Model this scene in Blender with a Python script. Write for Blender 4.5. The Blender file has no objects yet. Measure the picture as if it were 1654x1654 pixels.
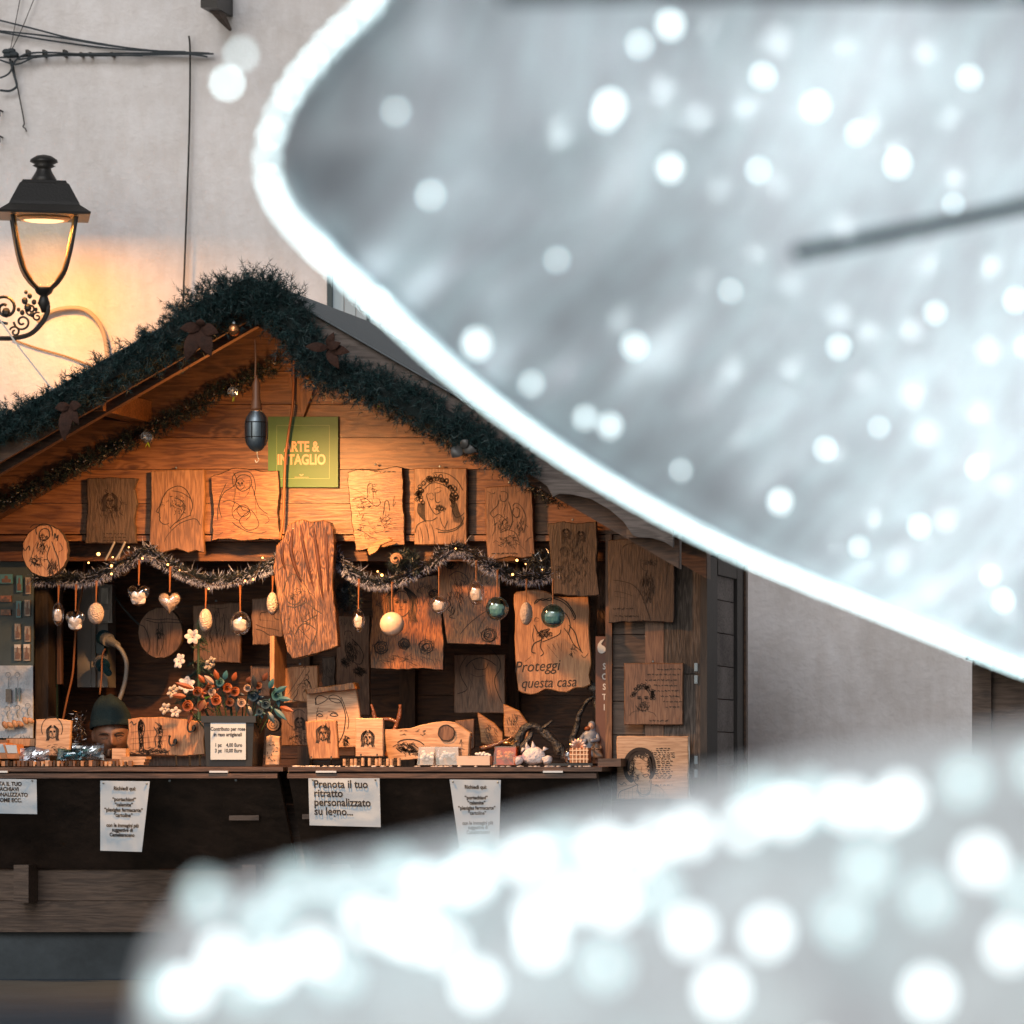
import bpy, bmesh, math, random
from mathutils import Vector, Matrix, noise
random.seed(7)
S = bpy.context.scene
COL = S.collection
R = math.radians
# ------------------------------------------------------------------ camera, world, sun, exposure
F = 8470.0          # focal length in pixels of the 1654 px photograph
PX, PY, H = 2500.0, 1240.0, 0.90      # vanishing point of the depth lines, eye height
def P(px, py, Y): return Vector(((px-PX)/F*Y, Y, H+(PY-py)/F*Y))
def L(n, Y=22.0): return n/F*Y
cd = bpy.data.cameras.new('camera'); cam = bpy.data.objects.new('camera', cd); COL.objects.link(cam)
S.camera = cam
cam.location = (0, 0, H); cam.rotation_euler = (R(90), 0, 0)
cd.sensor_width = 36; cd.sensor_fit = 'HORIZONTAL'; cd.lens = 36*F/1654
cd.shift_x = -(PX-827)/1654; cd.shift_y = (PY-827)/1654
cd.clip_end = 500; cd.clip_start = .05
cd.dof.use_dof = True; cd.dof.focus_distance = 22.1
cd.dof.aperture_fstop = (cd.lens/1000)/0.048
W = bpy.data.worlds.new('World'); S.world = W; W.use_nodes = True
nt = W.node_tree; bg = nt.nodes['Background']
sky = nt.nodes.new('ShaderNodeTexSky'); sky.sky_type = 'NISHITA'; sky.sun_disc = False
sky.sun_elevation = R(22); sky.sun_rotation = R(200); sky.air_density = 1.0; sky.dust_density = 1.5; sky.ozone_density = 1.0
hs = nt.nodes.new('ShaderNodeHueSaturation'); hs.inputs['Saturation'].default_value = .5
nt.links.new(sky.outputs[0], hs.inputs['Color']); nt.links.new(hs.outputs[0], bg.inputs[0])
bg.inputs[1].default_value = 0.077
sd = bpy.data.lights.new('sun', 'SUN'); sd.energy = 1.0; sd.angle = R(25); sd.color = (.97, .98, 1)
so = bpy.data.objects.new('sun', sd); COL.objects.link(so); so.location = (5, -5, 12)
so.rotation_euler = (R(58), 0, R(-2))
S.view_settings.view_transform = 'Standard'; S.view_settings.look = 'None'
S.view_settings.exposure = 0; S.view_settings.gamma = 1
S.render.engine = 'CYCLES'
# ------------------------------------------------------------------ mesh helpers
WL = {}
class MB:
    def __init__(s): s.v = []; s.f = []; s.m = []; s.o = []; s.off = (0, 0, 0); s.mi = 0
    def add(s, vs, fs, mi=None):
        b = len(s.v); s.v += [Vector(v) for v in vs]
        for f in fs: s.f.append([i+b for i in f]); s.m.append(s.mi if mi is None else mi); s.o.append(s.off)
    def rnd(s): s.off = (random.uniform(-50, 50), random.uniform(-50, 50), random.uniform(-50, 50)); return s
    def box(s, x0, x1, y0, y1, z0, z1):
        s.add([(x0,y0,z0),(x1,y0,z0),(x1,y1,z0),(x0,y1,z0),(x0,y0,z1),(x1,y0,z1),(x1,y1,z1),(x0,y1,z1)],
              [(0,3,2,1),(4,5,6,7),(0,1,5,4),(1,2,6,5),(2,3,7,6),(3,0,4,7)])
    def pbox(s, px0, px1, py0, py1, Y, t):          # box whose front face has these picture-pixel sizes at distance Y
        a = P(px0, py1, Y); b = P(px1, py0, Y); s.box(a.x, b.x, Y, Y+t, a.z, b.z)
    def extr(s, pts, y0, y1, bev=0.0, dy=None):      # outline in x,z extruded in y
        n = len(pts); c = sum((Vector((p[0], 0, p[1])) for p in pts), Vector())/n
        vs = []; fs = []
        def ring(y, k):
            for p in pts:
                d = Vector((p[0]-c.x, p[1]-c.z)); l = d.length or 1
                q = d*(1-k/l); yy = y+(dy(p[0], p[1]) if dy else 0)
                vs.append((c.x+q.x, yy, c.z+q.y))
        rs = [(y0, bev), (y0+bev, 0), (y1, 0)] if bev else [(y0, 0), (y1, 0)]
        for r in rs: ring(*r)
        for k in range(len(rs)-1):
            for i in range(n):
                j = (i+1) % n; fs.append((k*n+i, (k+1)*n+i, (k+1)*n+j, k*n+j))
        fs.append(tuple(range(n))); fs.append(tuple(reversed(range((len(rs)-1)*n, len(rs)*n))))
        s.add(vs, fs)
    def tube(s, pts, r, n=6, cap=True):
        pts = [Vector(p) for p in pts]; vs = []; fs = []
        for i, p in enumerate(pts):
            t = (pts[min(i+1, len(pts)-1)]-pts[max(i-1, 0)])
            if t.length < 1e-9: t = Vector((0, 0, 1))
            t.normalize(); a = t.cross(Vector((0, 1, 0)))
            if a.length < .2: a = t.cross(Vector((1, 0, 0)))
            a.normalize(); b = t.cross(a); rr = r[i] if isinstance(r, (list, tuple)) else r
            for k in range(n):
                w = 2*math.pi*k/n; vs.append(p+a*rr*math.cos(w)+b*rr*math.sin(w))
        for i in range(len(pts)-1):
            for k in range(n):
                l = (k+1) % n; fs.append((i*n+k, i*n+l, (i+1)*n+l, (i+1)*n+k))
        if cap: fs.append(tuple(reversed(range(n)))); fs.append(tuple(range((len(pts)-1)*n, len(pts)*n)))
        s.add(vs, fs)
    def lathe(s, c, prof, n=16, rot=0, sx=1, sy=1):  # prof: (radius, z)
        vs = []; fs = []; m = len(prof)
        for r, z in prof:
            for k in range(n):
                w = rot+2*math.pi*k/n; vs.append((c[0]+r*math.cos(w)*sx, c[1]+r*math.sin(w)*sy, c[2]+z))
        for i in range(m-1):
            for k in range(n):
                l = (k+1) % n; fs.append((i*n+k, i*n+l, (i+1)*n+l, (i+1)*n+k))
        fs.append(tuple(reversed(range(n)))); fs.append(tuple(range((m-1)*n, m*n)))
        s.add(vs, fs)
    def ell(s, c, rx, ry, rz, n=14, m=9, M=None):
        vs = []; fs = []
        for i in range(1, m):
            a = math.pi*i/m
            for k in range(n):
                w = 2*math.pi*k/n; v = Vector((rx*math.sin(a)*math.cos(w), ry*math.sin(a)*math.sin(w), rz*math.cos(a)))
                if M: v = M @ v
                vs.append(Vector(c)+v)
        t = Vector((0, 0, rz)); b = Vector((0, 0, -rz))
        if M: t = M @ t; b = M @ b
        vs += [Vector(c)+t, Vector(c)+b]; T = len(vs)-2
        for i in range(m-2):
            for k in range(n):
                l = (k+1) % n; fs.append((i*n+k, (i+1)*n+k, (i+1)*n+l, i*n+l))
        for k in range(n):
            l = (k+1) % n; fs.append((T, k, l)); fs.append((T+1, (m-2)*n+l, (m-2)*n+k))
        s.add(vs, fs)
    def needle(s, p, d, w, mi=None):
        d = Vector(d); a = d.cross(Vector((random.gauss(0,1), random.gauss(0,1), random.gauss(0,1))))
        if a.length < 1e-9: return
        a = a.normalized()*w
        s.add([p-a, p+a, p+d], [(0, 1, 2)], mi)
    def build(s, name, mats, parent=None, smooth=False, loc=None):
        if not s.v: return None
        me = bpy.data.meshes.new(name)
        xs = [v.x for v in s.v]; ys = [v.y for v in s.v]; zs = [v.z for v in s.v]
        c = Vector(((min(xs)+max(xs))/2, (min(ys)+max(ys))/2, min(zs))) if loc is None else Vector(loc)
        me.from_pydata([v-c for v in s.v], [], s.f)
        if not isinstance(mats, (list, tuple)): mats = [mats]
        for m in mats: me.materials.append(m)
        if any(s.m): me.polygons.foreach_set('material_index', s.m)
        if smooth: me.polygons.foreach_set('use_smooth', [True]*len(s.f))
        if any(o != (0, 0, 0) for o in s.o):
            at = me.attributes.new('off', 'FLOAT_VECTOR', 'FACE'); at.data.foreach_set('vector', [x for o in s.o for x in o])
        me.update()
        o = bpy.data.objects.new(name, me); COL.objects.link(o); WL[o.name] = c
        if parent: o.parent = parent; o.location = c-WL[parent.name]
        else: o.location = c
        return o
def thing(name, loc, label, cat, group=None):
    o = bpy.data.objects.new(name, None); COL.objects.link(o); o.location = loc; o.empty_display_size = .05
    WL[o.name] = Vector(loc); return tag(o, label, cat, group)
def tag(o, label, cat, group=None):
    o['label'] = label; o['category'] = cat
    if group: o['group'] = group
    return o
def struct(o, kind='structure'): o['kind'] = kind; return o
def smooth_path(pts, k=6):
    pts = [Vector(p) for p in pts]
    if len(pts) < 3: return pts
    out = []
    for i in range(len(pts)-1):
        p0 = pts[max(i-1, 0)]; p1 = pts[i]; p2 = pts[i+1]; p3 = pts[min(i+2, len(pts)-1)]
        for j in range(k):
            t = j/k
            out.append(.5*((2*p1)+(p2-p0)*t+(2*p0-5*p1+4*p2-p3)*t*t+(3*p1-p0-3*p2+p3)*t*t*t))
    out.append(pts[-1]); return out
def path(pts, Y, k=6):                      # picture-pixel path at distance(s) Y, smoothed
    return smooth_path([P(p[0], p[1], p[2] if len(p) > 2 else Y) for p in pts], k)
# ------------------------------------------------------------------ materials
MATS = {}
def pbr(name, col, rough=.6, metal=0, bump=0, bscale=80, var=0, vscale=8, **kw):
    if name in MATS: return MATS[name]
    m = bpy.data.materials.new(name); m.use_nodes = True; t = m.node_tree; b = t.nodes['Principled BSDF']
    b.inputs['Base Color'].default_value = (*col, 1); b.inputs['Roughness'].default_value = rough; b.inputs['Metallic'].default_value = metal
    for k, v in kw.items(): b.inputs[k.replace('_', ' ')].default_value = v
    tc = t.nodes.new('ShaderNodeTexCoord')
    if bump:
        n = t.nodes.new('ShaderNodeTexNoise'); n.inputs['Scale'].default_value = bscale; n.inputs['Detail'].default_value = 5
        bp = t.nodes.new('ShaderNodeBump'); bp.inputs['Strength'].default_value = bump; bp.inputs['Distance'].default_value = .02
        t.links.new(tc.outputs['Object'], n.inputs['Vector']); t.links.new(n.outputs['Fac'], bp.inputs['Height']); t.links.new(bp.outputs[0], b.inputs['Normal'])
    if var:
        n = t.nodes.new('ShaderNodeTexNoise'); n.inputs['Scale'].default_value = vscale; n.inputs['Detail'].default_value = 6; n.inputs['Roughness'].default_value = .65
        r = t.nodes.new('ShaderNodeValToRGB'); r.color_ramp.elements[0].position = .3; r.color_ramp.elements[1].position = .7
        r.color_ramp.elements[0].color = (*[c*(1-var) for c in col], 1); r.color_ramp.elements[1].color = (*[min(1, c*(1+var)) for c in col], 1)
        t.links.new(tc.outputs['Object'], n.inputs['Vector']); t.links.new(n.outputs['Fac'], r.inputs[0]); t.links.new(r.outputs[0], b.inputs['Base Color'])
    MATS[name] = m; return m
def emit(name, col, s):
    m = bpy.data.materials.new(name); m.use_nodes = True; b = m.node_tree.nodes['Principled BSDF']
    b.inputs['Base Color'].default_value = (*col, 1)
    b.inputs['Emission Color'].default_value = (*col, 1); b.inputs['Emission Strength'].default_value = s; MATS[name] = m; return m
def wood(name, dark, mid, light, axis='x', scale=1.0, rough=.55, knots=.5, bump=.15, crack=0):
    m = bpy.data.materials.new(name); m.use_nodes = True; t = m.node_tree; N = t.nodes; K = t.links.new; b = N['Principled BSDF']
    b.inputs['Roughness'].default_value = rough
    tc = N.new('ShaderNodeTexCoord'); oi = N.new('ShaderNodeObjectInfo'); at = N.new('ShaderNodeAttribute'); at.attribute_name = 'off'
    mu = N.new('ShaderNodeMath'); mu.operation = 'MULTIPLY'; mu.inputs[1].default_value = 37; K(oi.outputs['Random'], mu.inputs[0])
    a1 = N.new('ShaderNodeVectorMath'); a1.operation = 'ADD'; K(tc.outputs['Object'], a1.inputs[0]); K(at.outputs['Vector'], a1.inputs[1])
    a2 = N.new('ShaderNodeVectorMath'); a2.operation = 'ADD'; K(a1.outputs[0], a2.inputs[0]); K(mu.outputs[0], a2.inputs[1])
    def mp(sx, sy, sz):
        n = N.new('ShaderNodeMapping'); n.inputs['Scale'].default_value = (sx, sy, sz); K(a2.outputs[0], n.inputs[0]); return n
    g = (1.0, 9, 9) if axis == 'x' else (9, 9, 1.0)
    # knots bend the grain
    kv = N.new('ShaderNodeTexVoronoi'); kv.inputs['Scale'].default_value = 1
    km = mp(*( (4*scale, 6*scale, 8*scale) if axis == 'x' else (8*scale, 6*scale, 4*scale))); K(km.outputs[0], kv.inputs['Vector'])
    kr = N.new('ShaderNodeMapRange'); kr.inputs[1].default_value = .0; kr.inputs[2].default_value = .34; kr.inputs[3].default_value = 1; kr.inputs[4].default_value = 0; K(kv.outputs['Distance'], kr.inputs[0])
    n1 = N.new('ShaderNodeTexNoise'); n1.inputs['Scale'].default_value = 2.2*scale; n1.inputs['Detail'].default_value = 3; K(mp(*g).outputs[0], n1.inputs['Vector'])
    ad = N.new('ShaderNodeMath'); ad.operation = 'MULTIPLY_ADD'; K(kr.outputs[0], ad.inputs[0]); ad.inputs[1].default_value = .35*knots; K(n1.outputs['Fac'], ad.inputs[2])
    rg = N.new('ShaderNodeMath'); rg.operation = 'MULTIPLY'; K(ad.outputs[0], rg.inputs[0]); rg.inputs[1].default_value = 42
    sn = N.new('ShaderNodeMath'); sn.operation = 'SINE'; K(rg.outputs[0], sn.inputs[0])
    n2 = N.new('ShaderNodeTexNoise'); n2.inputs['Scale'].default_value = 9*scale; n2.inputs['Detail'].default_value = 6; n2.inputs['Roughness'].default_value = .7
    K(mp(*((1, 12, 12) if axis == 'x' else (12, 12, 1))).outputs[0], n2.inputs['Vector'])
    n3 = N.new('ShaderNodeTexNoise'); n3.inputs['Scale'].default_value = 2.4*scale; n3.inputs['Detail'].default_value = 2; K(a2.outputs[0], n3.inputs['Vector'])
    c1 = N.new('ShaderNodeMath'); c1.operation = 'MULTIPLY_ADD'; K(sn.outputs[0], c1.inputs[0]); c1.inputs[1].default_value = .14; K(n2.outputs['Fac'], c1.inputs[2])
    c2 = N.new('ShaderNodeMath'); c2.operation = 'MULTIPLY_ADD'; K(n3.outputs['Fac'], c2.inputs[0]); c2.inputs[1].default_value = .8; K(c1.outputs[0], c2.inputs[2])
    c3 = N.new('ShaderNodeMath'); c3.operation = 'SUBTRACT'; K(c2.outputs[0], c3.inputs[0]); c3.inputs[1].default_value = .4
    r = N.new('ShaderNodeValToRGB'); e = r.color_ramp.elements; e[0].position = .22; e[0].color = (*dark, 1); e[1].position = .8; e[1].color = (*light, 1)
    q = r.color_ramp.elements.new(.5); q.color = (*mid, 1); K(c3.outputs[0], r.inputs[0])
    kk = N.new('ShaderNodeMapRange'); kk.inputs[1].default_value = .05; kk.inputs[2].default_value = .16; kk.inputs[3].default_value = .75*min(1, knots*1.6); kk.inputs[4].default_value = 0; K(kv.outputs['Distance'], kk.inputs[0])
    mx = N.new('ShaderNodeMix'); mx.data_type = 'RGBA'; K(kk.outputs[0], mx.inputs['Factor']); K(r.outputs[0], mx.inputs['A']); mx.inputs['B'].default_value = (dark[0]*.55, dark[1]*.5, dark[2]*.5, 1)
    K(mx.outputs['Result'], b.inputs['Base Color'])
    bp = N.new('ShaderNodeBump'); bp.inputs['Strength'].default_value = bump; bp.inputs['Distance'].default_value = .01; K(c1.outputs[0], bp.inputs['Height']); K(bp.outputs[0], b.inputs['Normal'])
    MATS[name] = m; return m
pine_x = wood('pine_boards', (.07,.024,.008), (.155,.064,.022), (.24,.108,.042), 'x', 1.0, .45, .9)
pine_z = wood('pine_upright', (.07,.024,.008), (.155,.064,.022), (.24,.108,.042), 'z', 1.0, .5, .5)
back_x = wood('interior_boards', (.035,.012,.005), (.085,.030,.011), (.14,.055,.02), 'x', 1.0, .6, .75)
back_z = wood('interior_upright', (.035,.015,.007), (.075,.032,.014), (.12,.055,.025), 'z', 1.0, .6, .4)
frame_w = wood('rafter_wood', (.04,.017,.008), (.08,.035,.016), (.13,.06,.028), 'x', 1.0, .55, .5)
grey_x = wood('weathered_fascia', (.075,.058,.05), (.125,.10,.088), (.18,.145,.13), 'x', 1.0, .75, .45)
bark_z = wood('weathered_board', (.03,.023,.019), (.07,.054,.045), (.13,.105,.09), 'z', 1.6, .8, .35, .5)
low_x = wood('lower_boards', (.04,.022,.014), (.078,.047,.031), (.12,.078,.055), 'x', 1.0, .6, .75)
slat_x = wood('side_slats', (.07,.055,.05), (.19,.155,.14), (.28,.24,.22), 'x', 1.6, .75, .3)
dark_w = wood('dark_frame', (.012,.009,.008), (.024,.017,.014), (.035,.026,.02), 'z', 1.0, .6, .2)
flap_w = None
edge_w = wood('flap_edge', (.04,.02,.012), (.075,.04,.024), (.12,.065,.04), 'x', 1, .5, .2)
plq_a = wood('plaque_light', (.25,.11,.045), (.38,.18,.078), (.48,.25,.115), 'z', 1.6, .45, .25, .1)
plq_b = wood('plaque_orange', (.15,.055,.018), (.29,.125,.04), (.42,.21,.08), 'x', 2.2, .4, .25, .12)
plq_s = wood('varnished_slab', (.018,.009,.005), (.095,.042,.017), (.24,.12,.055), 'z', 2.4, .16, .8, .2)
plq_f = wood('plaque_light_dimmed', (.11,.05,.02), (.20,.095,.04), (.29,.15,.07), 'z', 1.6, .45, .3, .1)  # darker copy of the light plaque wood, offsets strong lamplight in its colour
plq_g = wood('plaque_orange_dimmed', (.10,.034,.011), (.20,.082,.026), (.30,.14,.05), 'x', 2.2, .4, .3, .12)  # orange plaque wood darkened to hold back the lamplight on the gable
plq_c = wood('plaque_brown', (.08,.036,.018), (.15,.072,.037), (.21,.11,.06), 'z', 1.8, .5, .2, .15)
plq_d = wood('plaque_dark', (.03,.018,.012), (.055,.033,.023), (.09,.057,.040), 'z', 1.8, .6, .25, .3)
plq_o = wood('plaque_olive', (.045,.013,.003), (.22,.072,.014), (.42,.16,.038), 'z', 3.2, .3, .6, .1)
plq_p = wood('plaque_pale', (.33,.18,.095), (.48,.285,.165), (.58,.37,.23), 'x', 1.6, .5, .2, .06)
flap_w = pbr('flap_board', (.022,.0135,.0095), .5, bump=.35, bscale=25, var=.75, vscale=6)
bark = pbr('bark', (.035,.018,.009), .8, bump=.8, bscale=90, var=.6, vscale=30)
burn = pbr('burnt_line', (.022,.011,.006), .7)
burn_soft = pbr('burnt_line_faint', (.10,.052,.028), .7)
ink = pbr('printed_ink', (.015,.015,.018), .6)
paper = pbr('paper', (.42,.50,.57), .75, bump=.12, bscale=14)
wallm = pbr('lime_plaster', (.80,.765,.755), .9, bump=.3, bscale=38, var=.09, vscale=1.1)
_t = wallm.node_tree; _b = _t.nodes['Principled BSDF']; _src = _b.inputs['Base Color'].links[0].from_socket
_tc = _t.nodes.new('ShaderNodeTexCoord'); _mul = None
for _sc, _lo, _a in (((2.2, 2.2, .35), .87, .44), ((.7, .7, .7), .88, .42), ((9, 9, 5), .93, .5)):     # damp runs, old patches, fine dirt
    _m = _t.nodes.new('ShaderNodeMapping'); _m.inputs['Scale'].default_value = _sc; _t.links.new(_tc.outputs['Object'], _m.inputs[0])
    _n = _t.nodes.new('ShaderNodeTexNoise'); _n.inputs['Scale'].default_value = 1.3; _n.inputs['Detail'].default_value = 8; _n.inputs['Roughness'].default_value = .6; _t.links.new(_m.outputs[0], _n.inputs['Vector'])
    _r = _t.nodes.new('ShaderNodeValToRGB'); _r.color_ramp.elements[0].position = _a-.1; _r.color_ramp.elements[1].position = _a+.1; _r.color_ramp.elements[0].color = (_lo, _lo*.985, _lo*.97, 1); _r.color_ramp.elements[1].color = (1, 1, 1, 1); _t.links.new(_n.outputs['Fac'], _r.inputs[0])
    _x = _t.nodes.new('ShaderNodeMix'); _x.data_type = 'RGBA'; _x.blend_type = 'MULTIPLY'; _x.inputs['Factor'].default_value = 1; _t.links.new(_src, _x.inputs['A']); _t.links.new(_r.outputs[0], _x.inputs['B']); _src = _x.outputs['Result']
_t.links.new(_src, _b.inputs['Base Color'])
iron = pbr('dark_iron', (.022,.02,.018), .45, .3, bump=.1, bscale=120)
steel = pbr('brushed_steel', (.20,.24,.27), .42, .9, bump=.05)
blackp = pbr('black_plastic', (.012,.014,.016), .45)
greyp = pbr('grey_plastic', (.22,.21,.20), .5)
tealp = pbr('teal_plastic', (.01,.05,.07), .4)
copper = pbr('copper_foil', (.75,.30,.12), .25, .9, bump=.3, bscale=40)
silver = pbr('silver_foil', (.55,.57,.6), .2, .9)
cordm = pbr('copper_cord', (.22,.08,.025), .5)
cordg = pbr('old_cable', (.035,.045,.052), .6)
whitec = pbr('white_satin', (.55,.50,.48), .45, bump=.5, bscale=60)
pearl = pbr('pearl_glitter', (.55,.43,.36), .3, bump=.9, bscale=160, var=.2, vscale=60)
ivory = pbr('ivory_ball', (.52,.38,.29), .3, bump=.15, bscale=20, var=.12, vscale=30)
velvet = pbr('brown_velvet', (.04,.013,.006), .85, bump=.4, bscale=50, var=.4, vscale=20)
ndl = pbr('pine_needles', (.010,.034,.035), .55, var=.5, vscale=20)
ndl2 = pbr('pine_needles_tip', (.022,.058,.056), .5)
ndl3 = pbr('tinsel_dark', (.009,.016,.024), .4)
frost = pbr('tinsel_frost', (.28,.31,.44), .5)
twig = pbr('twig', (.04,.022,.014), .8)
def glassm(name, tint, gl=.12, fac=.25, mxr=.75, gc=1.0):
    m = bpy.data.materials.new(name); m.use_nodes = True; t = m.node_tree; N = t.nodes; K = t.links.new
    N.remove(N['Principled BSDF']); o = N['Material Output']
    tr = N.new('ShaderNodeBsdfTransparent'); tr.inputs[0].default_value = (*tint, 1)
    g = N.new('ShaderNodeBsdfGlossy'); g.inputs['Roughness'].default_value = .08; g.inputs[0].default_value = (.9*gc,.95*gc,gc,1)
    lw = N.new('ShaderNodeLayerWeight'); lw.inputs[0].default_value = fac
    mr = N.new('ShaderNodeMapRange'); mr.inputs[3].default_value = gl*.4; mr.inputs[4].default_value = mxr; K(lw.outputs['Facing'], mr.inputs[0])
    mx = N.new('ShaderNodeMixShader'); K(mr.outputs[0], mx.inputs[0]); K(tr.outputs[0], mx.inputs[1]); K(g.outputs[0], mx.inputs[2]); K(mx.outputs[0], o.inputs[0])
    MATS[name] = m; return m
clear = glassm('clear_plastic', (.90,.88,.86), .35, .35)
frosty = glassm('cloudy_plastic', (.80,.80,.82), .4, .4)
tealg = glassm('teal_glass', (.35,.6,.65), .2, .3)
lampg = glassm('lantern_glass', (.97,.93,.85), .02, .12, .06, .03)
# ------------------------------------------------------------------ drawing and lettering helpers
def ribbon(mb, pts, Y, w=1.0, k=4):
    q = smooth_path([Vector((p[0], 0, p[1])) for p in pts], k)
    n = len(q); vs = []; fs = []
    for i, p in enumerate(q):
        t = q[min(i+1, n-1)]-q[max(i-1, 0)]
        if t.length < 1e-6: t = Vector((1, 0, 0))
        t.normalize(); a = Vector((-t.z, 0, t.x))*(w*.5*(.55 if i in (0, n-1) else 1))
        for s in (1, -1):
            e = p+a*s; vs.append(P(e.x, e.z, Y))
    for i in range(n-1): fs.append((2*i, 2*i+1, 2*i+3, 2*i+2))
    mb.add(vs, fs)
def text(mb, s, px, py, size, Y, align='CENTER', shear=0, bold=0, sx=1.0, rot=0, warp=None):
    cu = bpy.data.curves.new('t', 'FONT'); cu.body = s; cu.align_x = align; cu.size = 1; cu.shear = shear; cu.offset = bold; cu.resolution_u = 3
    o = bpy.data.objects.new('t', cu); COL.objects.link(o)
    me = o.to_mesh(); ca, sa = math.cos(rot), math.sin(rot); vs = []
    for v in me.vertices:
        x = v.co.x*size*sx; y = v.co.y*size
        X = px+x*ca-y*sa; Yp = py-(x*sa+y*ca)
        if warp: X, Yp = warp(X, Yp)
        vs.append(P(X, Yp, Y))
    mb.add(vs, [tuple(p.vertices) for p in me.polygons]); o.to_mesh_clear(); bpy.data.objects.remove(o); bpy.data.curves.remove(cu)
def squig(cx, cy, w, n=1, h=1.6):       # a line of unreadable small writing
    out = []; x = cx-w/2
    while x < cx+w/2:
        l = random.uniform(3, 7); q = []; k = 0
        while k < l: q.append((x+k, cy+random.uniform(-h, h)*.7)); k += .9
        out.append(q); x += l+1.5
    return out
def hatch(cx, cy, rx, ry, n, ln, ang, j=.5):
    out = []
    for _ in range(n):
        a = random.uniform(0, 6.28); r = math.sqrt(random.random()); x = cx+rx*r*math.cos(a); y = cy+ry*r*math.sin(a)
        t = ang+random.gauss(0, j); out.append([(x, y), (x+ln*.5*math.cos(t)+random.gauss(0, .3), y+ln*.5*math.sin(t)), (x+ln*math.cos(t), y+ln*math.sin(t))])
    return out
def arc(cx, cy, rx, ry, a0, a1, n=9, wob=0):
    return [(cx+rx*math.cos(R(a0+(a1-a0)*i/n))+random.gauss(0, wob), cy+ry*math.sin(R(a0+(a1-a0)*i/n))+random.gauss(0, wob)) for i in range(n+1)]
def rose_s(cx, cy, r):
    out = []
    for k in range(5): out.append(arc(cx+random.gauss(0, r*.08), cy, r*(.2+.2*k), r*(.2+.18*k), random.uniform(0, 360), random.uniform(500, 640), 12, r*.05))
    for k in range(6):
        a = k*1.047+.3; out.append([(cx+r*.7*math.cos(a-.4), cy+r*.7*math.sin(a-.4)), (cx+r*1.25*math.cos(a), cy+r*1.2*math.sin(a)), (cx+r*.7*math.cos(a+.4), cy+r*.7*math.sin(a+.4))])
    return out
def face_s(cx, cy, w, beard=True, hair='long', tilt=0):
    h = w*1.35; o = []
    o.append(arc(cx, cy, w*.5, h*.52, 150, 30, 14)); o.append(arc(cx, cy, w*.5, h*.5, 200, 340, 8))
    for s in (-1, 1):
        o.append(arc(cx+s*w*.22, cy-h*.10, w*.13, h*.05, 200, 340, 4)); o.append(arc(cx+s*w*.22, cy-h*.06, w*.1, h*.035, 180, 360, 4))
        o.append(arc(cx+s*w*.22, cy-h*.06, w*.1, h*.03, 0, 180, 4)); o.append(arc(cx+s*w*.22, cy-h*.06, w*.03, w*.03, 0, 360, 5))
    o.append([(cx-w*.05, cy-h*.08), (cx-w*.08, cy+h*.1), (cx, cy+h*.14), (cx+w*.07, cy+h*.1)]); o.append([(cx-w*.14, cy+h*.25), (cx, cy+h*.23), (cx+w*.14, cy+h*.25)])
    if beard: o += hatch(cx, cy+h*.38, w*.38, h*.16, int(8+w), w*.12, 1.57, .5)
    if hair == 'long':
        for k in range(4 if w < 20 else 8):
            for s in (-1, 1):
                d = w*(.42+(.10 if w < 20 else .055)*k); o.append([(cx+s*d*.25, cy-h*.62-k*.3), (cx+s*d, cy-h*.3), (cx+s*(d+w*.04*math.sin(k)), cy+h*.15), (cx+s*(d-.02*w), cy+h*.5), (cx+s*(d+w*.08), cy+h*.75)])
    elif hair == 'curly':
        for k in range(34):
            a = random.uniform(180, 365); r = random.uniform(.95, 1.35); x = cx+w*.55*r*math.cos(R(a)); y = cy-h*.1+h*.5*r*math.sin(R(a)); o.append(arc(x, y, w*.08, w*.08, random.uniform(0, 360), random.uniform(500, 620), 7))
    return [[(cx+(x-cx)*math.cos(tilt)-(y-cy)*math.sin(tilt), cy+(x-cx)*math.sin(tilt)+(y-cy)*math.cos(tilt)) for x, y in q] for q in o]
def Zm(ox, oy, s):
    def f(*strokes):
        out = []
        for st in strokes: out.append([(ox+st[i]/s, oy+st[i+1]/s) for i in range(0, len(st), 2)])
        return out
    return f
k1 = 1654/420; k2 = 1654/300
R2, R3, R4, R5, R6, R7, R8 = Zm(0,400,k1), Zm(250,420,k1), Zm(500,480,k1), Zm(0,780,k1), Zm(380,780,k1), Zm(700,740,k1), Zm(860,820,1654/520)
S1, S2, S3, S4, S5 = Zm(0,1130,k2), Zm(220,1000,k2), Zm(420,1040,k2), Zm(600,1100,k2), Zm(780,1050,k2)
def wobble(poly, amp, step=5, seed=0):
    out = []; n = len(poly)
    for i in range(n):
        a = Vector(poly[i]); b = Vector(poly[(i+1) % n]); d = b-a; m = max(1, int(d.length/step)); nn = Vector((-d.y, d.x)).normalized()
        for j in range(m):
            p = a+d*j/m; e = noise.noise(Vector((p.x*.11, p.y*.11, seed)))*amp+noise.noise(Vector((p.x*.35, p.y*.35, seed+9)))*amp*.4
            q = p+nn*e; out.append((q.x, q.y))
    return out
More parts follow.
